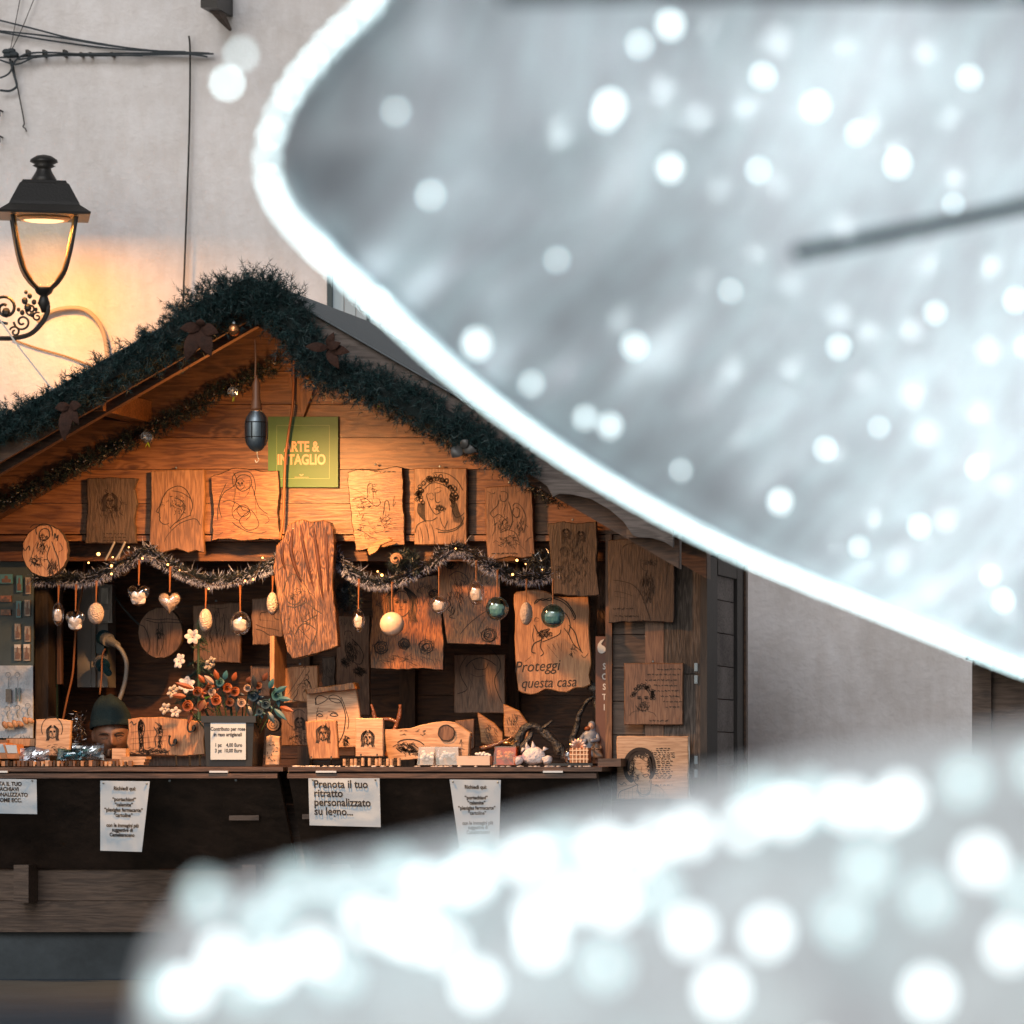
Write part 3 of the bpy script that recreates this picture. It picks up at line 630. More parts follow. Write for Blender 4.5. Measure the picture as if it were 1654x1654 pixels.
for s in (-1, 1): m.tube(path([(414+s*10,666),(414+s*17,678),(414+s*18,700),(414+s*16,716),(414+s*6,728)], YA-.01), .0022, 5)
for y in (682, 706): m.tube([P(414+17*math.cos(R(a)), y, YA)+Vector((0, 17*k*math.sin(R(a)), 0)) for a in range(180, 361, 20)], .0018, 5)
m.tube(path([(406,680),(406,708)], YA-.045, 1), .0018, 5); m.tube(path([(422,680),(422,708)], YA-.045, 1), .0018, 5)
m.build('cage', iron, wl)
m = MB(); m.tube(path([(415,728),(416,738),(418,743),(414,747),(412,743)], YA), .0018, 5); m.build('hook', steel, wl)
m = MB(); m.ell(P(414, 692, YA)+Vector((0, .008, 0)), 5*k, 5*k, 8*k, 12, 8); m.build('bulb', emit('bulb_glow', (1, .58, .26), 6), wl)
pl = bpy.data.lights.new('work_lamp_light', 'AREA'); pl.shape = 'RECTANGLE'; pl.size = .045; pl.size_y = .12; pl.energy = 80; pl.color = (1, .46, .15)
po = bpy.data.objects.new('work_lamp_light', pl); COL.objects.link(po); po.location = P(414, 700, YA)+Vector((0, .045, 0)); po.rotation_euler = (R(6), 0, 0)
ql = bpy.data.lights.new('work_lamp_bulb_light', 'POINT'); ql.energy = 17; ql.shadow_soft_size = .02; ql.color = (1, .46, .15)
qo = bpy.data.objects.new('work_lamp_bulb_light', ql); COL.objects.link(qo); qo.location = P(414, 696, YA)+Vector((0, .035, 0))
cable('orange_cable', 'thin orange flex hanging down over the green sign and gable boards', [(475,575),(474,620),(472,660),(466,700),(461,740),(459,790),(457,840),(452,872)], YG-.09, .0055, cordm)
# ------------------------------------------------------------------ green sign
m = MB(); m.pbox(433, 546, 673, 787, YG-.02, .004)
sg = tag(m.build('sign', pbr('green_laminate', (.035,.115,.014), .5)), 'glossy square green sign with orange lettering pinned on the gable boards', 'sign')
m = MB(); sal = pbr('orange_print', (.62,.28,.12), .4); pale = pbr('pale_green_print', (.24,.33,.10), .4)
text(m, 'ARTE &', 487, 729, 23, YG-.0215, sx=.74, bold=.03); text(m, 'INTAGLIO', 487, 750, 23, YG-.0215, sx=.74, bold=.03); m.build('lettering', sal, sg)
m = MB()
for a in ([(447,687),(532,687)], [(532,687),(532,773)], [(532,773),(447,773)], [(447,773),(447,687)]): ribbon(m, a, YG-.0215, .9, 1)
m.build('border_line', pale, sg)
m = MB(); ribbon(m, [(476,771),(498,771)], YG-.022, 1.2, 1); ribbon(m, [(484,766),(487,768),(490,766)], YG-.022, 1.4, 2); m.build('emblem', sal, sg)
# ------------------------------------------------------------------ carved boards
YP = YG-.03
def bb_(x0, y0, x1, y1): return [(x0,y0),(x1,y0),(x1,y1),(x0,y1)]
G = 'burnt wood pictures hung on the stall'
# upper row
s = hatch(178,815,22,28,70,7,1.3)+[l for yy in (862,868,873) for l in squig(185,yy,36)]+face_s(178,810,16)
plaque('carved_board', [(140,773),(180,771),(222,773),(217,790),(221,815),(217,840),(220,878),(137,878),(141,830)], YP, plq_d, 'very dark wavy-edged board at the left end of the upper row, hard to read', 'wood picture', s, .8, group=G)
s = R5(
 (1010,190,1022,140,1038,90,1070,45,1130,20,1180,40,1212,95,1225,150,1208,205), (1020,130,1014,150,1000,170,994,183,1012,192,1015,203,1012,215,1020,222,1015,232,1022,248,1040,262,1062,262,1075,255),
 (1020,125,1045,128), (1025,140,1045,140,1040,150), (1062,262,1095,300), (1080,290,1120,250,1190,215,1215,205), (1090,305,1140,260,1210,232,1250,232,1275,270), (1090,305,1060,340,1045,375), (1110,170,1118,190,1108,205), (1120,255,1160,200,1175,150,1150,110,1110,95), (1212,100,1200,90,1150,60,1090,50), (1035,95,1060,62), (955,395,965,410,975,392,985,410,995,395,1005,412))
s += hatch(285,810,14,12,34,4,1.2,.9)+hatch(292,822,9,14,26,4,1.4,.8)
plaque('carved_board', [(244,761),(290,758),(329,758),(331,800),(328,850),(330,893),(316,889),(303,893),(285,887),(262,893),(240,890),(243,830)], YP-.01, plq_f, 'light board burnt with a man in profile facing left, left of the mother and child', 'wood picture', s, .9, amp=.8, nail=True, group=G)
s = R3((500,1350,520,1400,500,1440,440,1480,405,1560,400,1654), (500,1440,495,1380,530,1350,590,1345,625,1375,640,1440,630,1500), (520,1390,515,1430,535,1460,560,1470,600,1450,615,1410,600,1375,555,1365,520,1390),
  (510,1500,505,1400), (540,1500,530,1440), (575,1505,600,1470,605,1400), (640,1500,640,1560,650,1620), (545,1425,560,1428),(580,1420,598,1418),(572,1430,570,1445,580,1445),(560,1455,590,1452),
  (430,1540,480,1530,540,1560,560,1590,600,1600), (500,1600,540,1570,590,1580,610,1620,580,1654), (520,1600,535,1610),(560,1610,575,1612)) 
s += R6((10,0,0,60,-10,130), (100,0,120,60,140,130,165,170,210,200), (10,180,20,150,60,140,90,170,80,200,40,215,10,180), (100,170,130,210,150,260,130,290,80,300,40,270,30,230,100,170), (0,120,-20,170,-10,220,30,240), (160,200,200,210,215,240,190,260), (-20,250,20,280,80,310,150,320,200,310),(-30,300,0,310),(20,330,40,320))
s += R5((1440,0,1400,90,1395,160,1410,220),(1480,80,1490,120),(1350,320,1390,330,1420,310))
s += face_s(388,782,13,False,'none')
plaque('carved_board', [(340,770),(352,766),(375,756),(398,756),(425,761),(449,760),(452,790),(449,830),(453,872),(420,871),(390,874),(362,870),(342,874),(344,830)], YP-.01, plq_g, 'glowing orange board with a seated mother and child, left of the green sign', 'wood picture', s, .85, edge=bark, group=G)
s = R4((410,1125,540,1110), (250,1210,300,1230,350,1260), (370,1280,370,1200,385,1185,400,1200,405,1280), (360,1285,440,1280), (375,1215,400,1215), (380,1165,385,1190), (270,1290,330,1270,370,1290,420,1330,450,1310,440,1280), (300,1340,460,1330,465,1400), (380,1290,380,1320), (400,1290,400,1320), (470,1380,480,1300,500,1300,510,1360),
  (485,1360,490,1440,540,1440), (495,1380,530,1378), (500,1410,530,1408), (290,1480,340,1490,380,1520,430,1540), (300,1500,330,1540), (460,1440,480,1480,420,1500), (540,1260,530,1330,550,1300))
s += squig(621,762,34,h=1.2)+hatch(585,822,11,20,36,6,.3,.9)+hatch(600,790,10,8,18,5,0,.8)+hatch(622,846,14,14,26,7,.2,.6)+hatch(590,855,16,14,30,6,.5,.9)
plaque('carved_board', [(561,762),(580,758),(605,759),(640,753),(650,755),(651,800),(653,850),(654,880),(620,884),(575,890),(569,850),(564,810)], YP-.01, plq_g, 'board burnt with a hill village and bell tower, right of the green sign', 'wood picture', s, .8, edge=bark, nail=True, group=G)
s = R4((750,1245,745,1270,770,1340,800,1380,830,1370), (755,1255,775,1245,790,1262), (762,1280,778,1290,788,1278), (795,1225,815,1210,845,1215), (805,1245,822,1242,838,1228), (798,1240,800,1290,812,1308,832,1300), (800,1345,825,1332,855,1345,830,1355,800,1345), (900,1230,905,1300,905,1400), (880,1420,860,1470,870,1480), (830,1400,840,1440,860,1470), (905,1350,930,1400,965,1390,985,1370),
  (670,1500,685,1450,730,1425,780,1420,810,1400), (800,1470,850,1485,900,1480,950,1455,975,1420,980,1395), (815,1495,870,1495,930,1480,975,1440), (700,1460,715,1510,720,1560), (735,1440,750,1490,760,1550), (690,1480,695,1560), (770,1440,790,1500,795,1570), (985,1480,975,1560),(940,1500,930,1560),(910,1510,900,1560),(730,1220,760,1190,800,1180,850,1195,890,1220), (705,1190,740,1155,790,1145),(780,1120,830,1115,890,1130,940,1170,975,1230))
s += hatch(711,820,9,6,60,2.4,1.5,.5)+face_s(704,800,2,False,'none')[:0]
for k in range(60):
    a = random.uniform(150, 395); s.append(arc(705+random.uniform(24,34)*math.cos(R(a)), 800+random.uniform(22,32)*math.sin(R(a)), 3, 3.2, random.uniform(0,360), random.uniform(480,600), 6))
for k in range(9): s.append([(676+k*1.2, 812), (674+k*1.5, 826+k), (680+k, 836+k)]); s.append([(728+k*1.2, 805+k), (731+k*1.2, 825), (733+k*2, 843+k*.5)])
for k in range(26): a = 200+k*6.3; s.append([(704+21*math.cos(R(a)), 792+16*math.sin(R(a))), (704+25*math.cos(R(a+4)), 792+20*math.sin(R(a+4)))])
plaque('carved_board', bb_(669,756,754,880), YP-.01, plq_f, 'board with a bearded curly haired man tilting his head, burnt in bold lines', 'wood picture', s, 1.05, amp=.5, nail=True, group=G)
s = R4((1215,1240,1230,1235,1255,1245,1258,1275,1240,1300,1215,1290,1210,1255), (1205,1290,1190,1330,1150,1370,1170,1400,1200,1380,1230,1400,1260,1430), (1290,1330,1310,1310,1340,1325,1370,1380,1375,1440,1360,1500), (1300,1340,1290,1370,1310,1400,1330,1390,1335,1350,1310,1335), (1265,1300,1280,1350,1290,1420,1270,1480), (1170,1400,1180,1470,1160,1520), (1210,1500,1260,1480,1310,1500,1330,1550), (1240,1540,1270,1520,1300,1540), (1130,1235,1165,1250,1180,1240), (1150,1255,1175,1250), (1370,1560,1400,1530,1425,1525), (1340,1580,1380,1620), (1140,1250,1140,1560),(1250,1310,1235,1360,1240,1400),(1300,1420,1280,1460))
s += hatch(814,842,14,12,30,6,1.9,.4)+hatch(818,874,18,11,50,6,.4,.8)+hatch(842,848,8,16,24,7,1.6,.4)+squig(812,894,36)
plaque('carved_board', [(783,787),(810,785),(858,782),(861,820),(862,860),(864,898),(845,902),(825,899),(800,904),(787,902),(784,850)], YP-.015, plq_c, 'brown board with a kneeling family around a crib, right of the curly haired man', 'wood picture', s, .85, amp=.9, nail=True, group=G)
s = hatch(924,900,26,46,150,8,1.6,.3)+face_s(914,862,9,False)+face_s(938,866,9,False)
plaque('carved_board', [(884,846),(910,842),(930,845),(963,842),(965,880),(964,920),(968,962),(940,964),(891,959),(889,900)], YP-.05, plq_d, 'dark board with two standing robed figures and a dotted border', 'wood picture', s, .8, nail=True, group=G)
s = R8((450,210,460,300,450,370), (415,372,470,380,520,400,560,450,600,560,610,590), (460,210,480,190,540,180), (420,430,460,435,520,455), (425,455,480,465), (575,290,590,280,620,285), (560,300,570,320,600,325), (640,290,620,300), (570,340,565,400), (700,260,690,340,680,420),(640,200,690,240,700,300))
s += hatch(1046,945,12,24,80,9,1.6,.25)+hatch(1046,908,14,4,30,4,.2)+squig(1005,983,30)+squig(1012,995,38)
plaque('carved_board', [(982,873),(1020,870),(1055,874),(1088,880),(1090,930),(1088,1006),(1035,1004),(983,1006)], YG-.07, plq_d, 'large dark board with a stern long-bearded man, top of the three on the right wall', 'wood picture', s, 1.0, group=G)
# text portraits on right wall
s = face_s(1038,1130,26,True,'curly')+hatch(1040,1137,8,5,26,4,1.4)
for i, (c_, w_) in enumerate(((1078,34),(1070,50),(1068,52),(1076,40),(1076,42),(1082,30),(1084,26),(1086,22))): s += squig(c_, 1081+i*8.7, w_, h=1.5)
s += squig(1062,1164,26)+[[(1016,1156),(1022,1150),(1030,1148)], [(1046,1149),(1056,1152),(1060,1158)]]
plaque('carved_board', bb_(1008,1071,1103,1171), YG-.06, plq_c, 'square board with a smiling curly haired portrait beside eight lines of small script', 'wood picture', s, .85, amp=.9, nail=True, group=G)
s = R8((515,1285,520,1330,515,1375,525,1410,545,1430), (545,1275,575,1300,600,1310), (535,1320,560,1312), (575,1318,598,1310), (562,1330,558,1358,572,1362), (565,1375,590,1368,598,1375,578,1385,565,1375), (600,1330,612,1370,600,1410), (540,1420,545,1460,575,1475,605,1455,610,1400), (535,1450,555,1480,585,1480,608,1462), (440,1495,450,1460,500,1440,535,1425), (610,1420,660,1440,700,1490), (445,1415,460,1425,470,1412,485,1425))
for k in range(12): s += R8((455+k*20, 1452-(12 if 2 < k < 8 else 0), 452+k*20, 1496))
s += hatch(1018,1236,8,18,130,4,1.6,.9)+hatch(1036,1218,18,6,110,4,.4,.9)+hatch(1051,1234,6,14,90,4,1.4,.9)+hatch(1024,1254,7,7,40,4,1.2,.8)
for i in range(15): s += squig(1071+random.uniform(-2,2), 1209+i*3.4, 26+random.uniform(-7,4), h=1.1)
s += squig(1073,1268,30,h=.8)
def hair(mb_):
    for q, w_ in (([(1022,1263),(1013,1254),(1010,1240),(1014,1222),(1028,1211),(1045,1213),(1054,1226),(1056,1244),(1050,1258)], 6.5), ([(1014,1246),(1016,1230),(1026,1217),(1042,1217)], 6), ([(1050,1222),(1052,1238),(1051,1250)], 4.5)):
        ribbon(mb_, q, YG-.1018, w_)
plaque('carved_board', bb_(996,1189,1112,1291), YG-.10, plq_p, 'pale board with a dark haired woman in a striped top beside a poem', 'wood picture', s, .95, amp=1.1, nail=False, extra=hair, group=G)
cable('white_string', 'thin white string hanging down beside the pale poem board', [(1112,1190),(1113,1220),(1112,1250),(1113,1280),(1116,1290)], YG-.09, .003, MATS['white_wire'], cat='string')
# centre pieces
s = R6((270,560,310,525,350,525,400,560,430,620,470,700,500,790,520,880,515,960,480,1040), (300,700,330,610,370,580,400,620,430,680), (320,640,310,700,340,760,390,770,430,730), (360,600,350,560), (340,690,352,686),(380,690,392,694),(362,700,360,722,370,722),(350,740,375,738), (330,780,380,790,450,760,500,800,550,830), (350,830,340,900,370,960,400,1040), (400,800,430,880,480,860,520,840), (420,900,440,960,480,1000), (340,860,300,880), (460,690,500,720,540,790), (380,960,420,900,470,900,510,930), (390,860,400,920,440,960), (300,800,310,760),(420,1050,400,1080))
s += hatch(478,960,16,10,24,6,.7,.6)+hatch(495,1000,14,18,16,9,1.2,.5)
o = plaque('carved_slab', [(470,845),(482,840),(490,839),(502,843),(515,842),(522,840),(533,844),(538,854),(540,887),(537,932),(538,960),(543,996),(546,1044),(530,1050),(507,1057),(488,1062),(472,1064),(464,1054),(455,1015),(447,960),(441,917),(446,882),(459,866),(464,849)], 22.15, plq_s, 'tall leaning varnished slab with a hooded figure, centre of the opening', 'wood picture', s, .9, t=.05, amp=.9, edge=plq_s, group=G)
# sculpted furrows on the upper half of the slab
m = MB()
for a, b, w_, dp in (([(484,842),(490,880),(500,925),(512,968)], 0, 6, .016), ([(474,850),(470,885),(478,920),(492,950)], 0, 7, .014), ([(505,846),(512,890),(518,940),(524,980)], 0, 7, .018), ([(526,846),(528,890),(530,935),(530,975)], 0, 6, .014), ([(458,872),(456,900),(462,925)], 0, 6, .012)):
    pp = path(a, 22.150, 5); n_ = len(pp); m.tube([p+Vector((0, .004, 0)) for p in pp], [max(.001, L(w_*.55)*math.sin(math.pi*min(.98, .12+i/n_*.88))) for i in range(n_)], 8)
m.build('ridges', pbr('varnished_ridge', (.04,.016,.008), .18, var=.7, vscale=12), o, smooth=True)
s = []
for cx, cy, r in ((615,1046,11),(653,1040,9),(690,1045,12),(700,960,8)): s += rose_s(cx, cy, r)
s += face_s(648,975,30,False,'long')+hatch(655,1065,50,8,40,10,.3,.8)+hatch(690,955,18,18,30,9,1.2,.6)+hatch(620,965,14,25,30,9,1.4,.6)
plaque('carved_board', [(600,955),(625,945),(660,938),(690,930),(707,928),(712,960),(714,1000),(717,1040),(716,1083),(680,1080),(640,1082),(598,1080),(596,1040),(600,1000)], 22.62, plq_o, 'big orange varnished board with a veiled face above a row of roses, middle right', 'wood picture', s, .8, amp=1.2, edge=bark, group=G)
s = rose_s(727,910,8)+rose_s(790,1026,12)+R7((100,750,150,720,210,750,230,800), (100,860,120,850,130,870), (90,900,110,930,90,960,120,990,100,1010,140,1020), (170,1120,220,1060,280,1010,340,970), (180,1130,160,1160), (330,1010,300,1060,280,1120), (50,660,90,700,150,700,170,650,120,620,80,640))+hatch(735,960,14,26,60,10,1.5,.4)+hatch(765,935,30,12,40,8,1.4,.5)
plaque('carved_board', [(705,912),(725,895),(741,880),(765,890),(785,905),(808,918),(809,970),(809,1043),(770,1041),(722,1040),(716,1000),(708,960)], 22.56, plq_o, 'orange varnished board with an old face and a rose, hung under the garland point', 'wood picture', s, .8, amp=1.0, edge=bark, group=G)
s = R7((640,930,660,900,700,905,740,890,790,900,830,920,870,960,900,1020), (650,925,690,895,740,905,780,885,840,910,880,960,905,1010,890,1030), (640,1040,650,1015,670,1020), (650,1040,670,1035), (690,1100,740,1085,720,1105,690,1105), (640,1060,660,1100,690,1150,640,1180,625,1230,650,1240), (690,1150,680,1200,700,1240,680,1260), (580,1295,620,1262), (720,1185,790,1270), (755,1180,780,1220), (785,1175,800,1210), (815,1175,812,1230), (830,1080,860,1120,890,1180,930,1220,950,1240), (860,1060,900,1110,920,1180,940,1230), (850,1090,880,1160), (690,1170,740,1150,800,1120,810,1090), (640,1080,630,1130,640,1170), (940,1250,960,1270,985,1240), (700,1120,760,1130), (800,960,850,1000,870,1060,860,1110))
for k in range(22): a = 190+k*9; s.append([(746+33*math.cos(R(a)), 1000+33*math.sin(R(a))), (746+38*math.cos(R(a+5)), 1000+39*math.sin(R(a+5)))])
s += hatch(880,1022,13,6,60,5,1.4,.6)+hatch(925,1050,5,10,16,5,1.2,.5)
def ex(mb_): text(mb_, 'Proteggi', 867, 1084, 25, 22.44-.0016, shear=.28, sx=.88, rot=.05); text(mb_, 'questa casa', 886, 1110, 24, 22.44-.0016, shear=.28, sx=.82, rot=.03)
plaque('carved_board', R7((510,865,530,850,560,845,600,838,660,835,710,845,750,862,760,880,860,885,985,882,993,960,990,1080,998,1200,1005,1300,990,1380,1000,1440,960,1460,900,1462,850,1490,800,1488,760,1475,710,1470,660,1498,620,1506,570,1495,540,1480,530,1400,522,1300,515,1150,520,1000,510,930))[0], 22.44, plq_a, 'orange board with a thorn-crowned figure and the words Proteggi questa casa', 'wood picture', s, 1.05, amp=.4, extra=ex, group=G)
s = R7((215,1255,170,1330,180,1400,215,1470,150,1500), (370,1215,420,1280,425,1340,390,1400,400,1470,440,1560), (205,1330,240,1290,300,1270,360,1290,400,1320), (230,1370,280,1390,330,1380), (220,1380,250,1440), (240,1450,215,1560), (350,1420,380,1560), (290,1450,285,1570), (320,1450,330,1570), (250,1300,270,1340,330,1340,350,1300))
o = plaque('carved_board', bb_(733,1057,816,1152), 22.9, plq_c, 'dim board with a singing figure between bold black curves, below the two orange boards', 'wood picture', s, 1.0, amp=.6, group=G)
s = R6((695,970,700,945,735,945,745,975), (705,1000,700,1060,720,1120,770,1150,790,1200,820,1195), (740,990,790,1040,815,1100,800,1150,775,1150), (700,980,712,985), (725,985,738,980), (660,880,680,870,670,910), (690,885,700,905,715,870), (725,905,728,870))+hatch(568,1050,9,16,120,5,1.3,.5)+hatch(556,1068,8,6,50,7,.5,.6)+hatch(578,1082,9,6,60,8,.7,.4)
plaque('carved_board', bb_(543,994,597,1156), 22.85, plq_c, 'tall narrow board with an owl on a branch, right of the leaning slab', 'wood picture', s, .9, amp=.5, group=G)
s = R6((130,900,180,920,240,930,280,940), (130,930,170,940,220,970,270,975), (160,880,160,830,200,820,210,790,240,820,250,860,280,870), (150,870,250,880))
plaque('carved_board', [(407,967),(430,965),(454,962),(457,1035),(430,1042),(408,1042),(406,1000)], 22.75, plq_c, 'small dim board with a church on a hill, half behind the leaning slab', 'wood picture', s, .8, group=G)
pts = arc(259,1022,37,42,0,340,17)
s = R5((920,860,1000,870,1070,865,1150,875,1150,890,1060,885,1000,890,920,870), (1030,880,1035,950,1040,1020,1010,1100), (1010,890,1005,950,1000,1020,1000,1100), (990,960,1040,960,1050,1000), (880,900,920,920,950,1000,950,1060,930,1090))+hatch(257,1022,5,9,34,4,1.4)
plaque('wood_slice', pts, 22.9, plq_c, 'round dim wood slice with a crucifix, on the back wall behind the hanging hearts', 'wood slice', s, 1.0, amp=1.2, edge=bark)
s = R5((1340,790,1400,800,1450,790), (1380,830,1370,900,1380,1000), (1420,830,1430,920,1410,1020,1430,1090), (1350,850,1340,960,1350,1080), (1300,900,1310,1000,1300,1060), (1450,860,1460,950), (1390,1100,1420,1110))+hatch(350,1010,18,30,50,9,1.6,.3)
plaque('carved_board', [(311,978),(350,975),(388,973),(389,1020),(388,1071),(345,1070),(312,1071)], 22.95, plq_c, 'dim board with faint robed figures behind the white disc ornament', 'wood picture', s, .8, nail=True, group=G)
s = R5((190,285,215,265,250,262,290,270), (235,330,230,290,260,262,300,262,330,290,335,340), (250,340,255,310,280,290,310,300,315,340,290,365,260,360,250,340), (215,420,200,470,185,500), (240,370,210,420), (330,370,350,430,370,480,380,560), (345,360,350,320,360,350,370,330,365,370), (145,405,160,430,185,400,190,430), (380,380,400,420,370,440), (250,500,300,560), (300,480,330,560), (220,510,260,590),(320,400,300,470,330,540,335,600))+hatch(68,880,8,11,40,6,1.6,.4)+hatch(60,905,12,8,60,5,.8,.8)+hatch(86,912,8,14,40,9,1.7,.3)+hatch(70,866,7,5,26,4,1.4,.6)
plaque('wood_slice', arc(73,890,38,43,0,340,19), 22.08, plq_a, 'round orange wood slice with a saint holding palm leaves, far left', 'wood slice', s, .9, amp=1.3, edge=bark)
s = S3((355,210,440,235,260,490), (380,205,400,215,250,450), (400,280,420,275,435,300,425,320,405,310), (390,330,420,325,450,370,460,450,440,500), (330,370,370,350,400,360), (340,400,330,450,300,500,360,510), (400,400,380,450,400,510), (445,240,430,260))+hatch(494,1105,6,9,20,5,1.3)
plaque('carved_board', [(459,1080),(470,1077),(513,1075),(514,1105),(513,1135),(485,1134),(458,1136),(457,1100)], 22.5, plq_a, 'small orange board with a figure carrying a cross, under the leaning slab', 'wood picture', s, .8, amp=.6, nail=True, group=G)
s = face_s(484,1168,11)+S3((290,620,320,590,370,590,400,620), (230,660,260,720,300,740), (240,700,300,760,330,830), (280,760,340,780,400,760), (260,850,330,820,400,880))+hatch(480,1192,14,10,40,6,.8,.8)
plaque('carved_board', bb_(454,1143,497,1205), 22.46, plq_c, 'small brown board with haloed bearded figure, beside the flower pot leaves', 'wood picture', s, .75, amp=.6, group=G)
s = S3((490,480,500,530,495,540,500,480,530,460,570,470,600,490,560,520,510,540,490,520), (610,470,650,455,700,470,725,510,690,525,630,505,610,470), (720,470,745,530,770,610,790,680,780,760), (520,560,505,620,500,700), (500,605,530,598,565,608), (600,605,640,600,690,620), (505,635,530,620,560,640,530,648,505,635), (620,635,650,615,695,635,660,645,620,635), (600,490,700,495,740,560,760,640,755,720,740,800,700,880,690,890), (600,640,590,680))+hatch(558,1195,4,8,50,5,1.3)
o = plaque('carved_board', [(495,1120),(575,1112),(581,1150),(584,1185),(575,1207),(535,1209),(498,1211),(496,1160)], 22.34, plq_p, 'large pale board with a face, sunglasses pushed up on the hair', 'wood picture', s, .9, amp=.5, group=G)
m = MB(); q = [(492,1113),(530,1108),(572,1102),(576,1112),(535,1117),(495,1121)]; m.extr([(P(x, y, 22.3).x, P(x, y, 22.3).z) for x, y in reversed(wobble(q, 1))], 22.3, 22.37, .006); m.build('bark_rim', plq_o, o)
s = face_s(522,1185,15)+hatch(524,1180,11,13,40,6,1.5,.3)
def easel(o, x0, x1, y, Y):
    m = MB()
    for x in (x0, x1): m.tube([P(x, y-4, Y-.03), P(x, y-1, Y-.035), P(x, y+1, Y-.01), P(x, y+6, Y+.0), P(x, y+12, Y+.04)], .0035, 5)
    m.tube([P(x0, y+4, Y+.01), P(x1, y+4, Y+.01)], .003, 5); m.build('stand', blackp, o)
o = plaque('carved_board', [(493,1166),(520,1163),(543,1164),(545,1195),(547,1225),(520,1226),(500,1226),(496,1200)], 22.14, plq_a, 'small board with a bearded face on a wire stand, in front of the sunglasses portrait', 'wood picture', s, .75, amp=.5, group=G); easel(o, 503, 535, 1226, 22.14)
s = face_s(594,1192,14)+hatch(594,1190,12,14,40,6,1.5,.3)
o = plaque('carved_board', bb_(574,1160,619,1222), 22.14, plq_p, 'small pale board with a bearded face on a wire stand, right of the sunglasses portrait', 'wood picture', s, .75, amp=.5, group=G); easel(o, 583, 609, 1222, 22.14)
s = arc(84,1177,17,19,150,390,14); s = [s]+face_s(85,1183,13)+hatch(85,1210,18,8,30,7,.5,.6)
plaque('carved_board', [(58,1162),(88,1160),(115,1164),(113,1200),(111,1222),(80,1221),(56,1219),(57,1190)], 22.2, plq_p, 'small pale square board with a haloed face, at the left of the counter', 'wood picture', s, .75, amp=.4, group=G)
s = S1((1160,290,1490,262), (1160,350,1490,320), (1155,395,1480,365), (1150,450,1400,420), (1185,290,1190,450), (1320,310,1330,440), (1240,190,1230,240,1235,300,1245,400,1240,480), (1270,190,1290,250,1275,330,1280,470), (1380,200,1420,230,1450,290,1430,360,1420,430), (1370,240,1400,300,1380,340,1390,420), (1155,210,1175,195,1190,225,1215,210), (1170,225,1160,245), (1160,465,1250,490,1400,480,1470,440))
s += hatch(227,1172,4,11,130,3,1.5,.3)+hatch(228,1192,3,16,70,4,1.5,.3)+hatch(257,1176,4,9,50,4,1.0,.4)+hatch(258,1198,3,13,50,4,1.5,.3)+hatch(243,1213,28,4,90,6,.2,.5)
o = plaque('carved_board', [(206,1162),(225,1159),(260,1158),(300,1162),(330,1166),(332,1180),(329,1195),(331,1218),(300,1221),(260,1220),(210,1218),(204,1200),(207,1180)], 22.2, plq_a, 'wide board with two farmers leaning on a fence and black coat hooks', 'wood picture', s, 1.0, amp=.6, group=G)
for x, y in ((309,1176),(279,1198)):
    m = MB(); m.tube(path([(x-5,y-8),(x-6,y),(x-3,y+6),(x+3,y+4),(x+5,y-1)], 22.17), .004, 6); m.ell(P(x-5, y-9, 22.165), .006, .006, .006, 8, 5); m.ell(P(x+4, y, 22.18), .01, .006, .014, 8, 5); m.build('coat_hook', iron, o)
s = [[(478+k*1.5, y) for k in range(2)] for y in (0,)][:0]+hatch(438,1212,9,16,14,4,.4,.8)
plaque('carved_board', [(430,1190),(436,1187),(452,1190),(451,1236),(428,1236),(429,1210)], 22.25, plq_p, 'small upright pale board with a few knots beside the flower pot', 'wood picture', s, 1.2, amp=.4, group=G)
plaque('wood_slice', arc(441,1170,12,12,0,340,13), 22.6, plq_a, 'small round wood slice behind the leaves of the flower pot', 'wood slice', [arc(441,1170,7,7,0,340,10), arc(441,1170,3,3,0,340,8)], .7, amp=.6, edge=bark)
m = MB(); m.rnd(); m.pbox(436, 443, 1027, 1111, 22.3, .22); tag(m.build('wood_plank', plq_a), 'narrow upright light plank standing left of the small cross-carrying board', 'plank')
s = S4((230,550,260,530,310,520,370,520,430,540,470,570), (190,585,240,560,300,570), (340,640,350,620,370,640), (785,560,800,520,805,590), (775,610,800,600,830,610), (780,640,820,630),(800,540,820,555))
s += hatch(655,1207,16,8,90,8,.3,.6)+hatch(668,1216,10,5,40,4,.3,.8)+hatch(665,1184,28,5,12,5,-.2,.3)
o = plaque('carved_slab', [(622,1178),(640,1178),(662,1176),(681,1171),(705,1166),(722,1165),(735,1167),(748,1176),(760,1184),(758,1200),(757,1221),(700,1224),(628,1230),(624,1215),(622,1195)], 22.3, plq_p, 'long pale wave-shaped slab with a dark round knot, standing on the right counter', 'wood picture', s, 1.0, t=.04, amp=.6, group=G)
m = MB(); m.extr([(P(x, y, 22.294).x, P(x, y, 22.294).z) for x, y in reversed(arc(721,1184,13,13,0,340,14,.4))], 22.294, 22.302, .002); m.build('knot', plq_c, o)
m = MB(); ribbon(m, arc(721,1184,13,13,0,372,16,.4), 22.292, 1.8); m.build('knot_rim', burn, o)
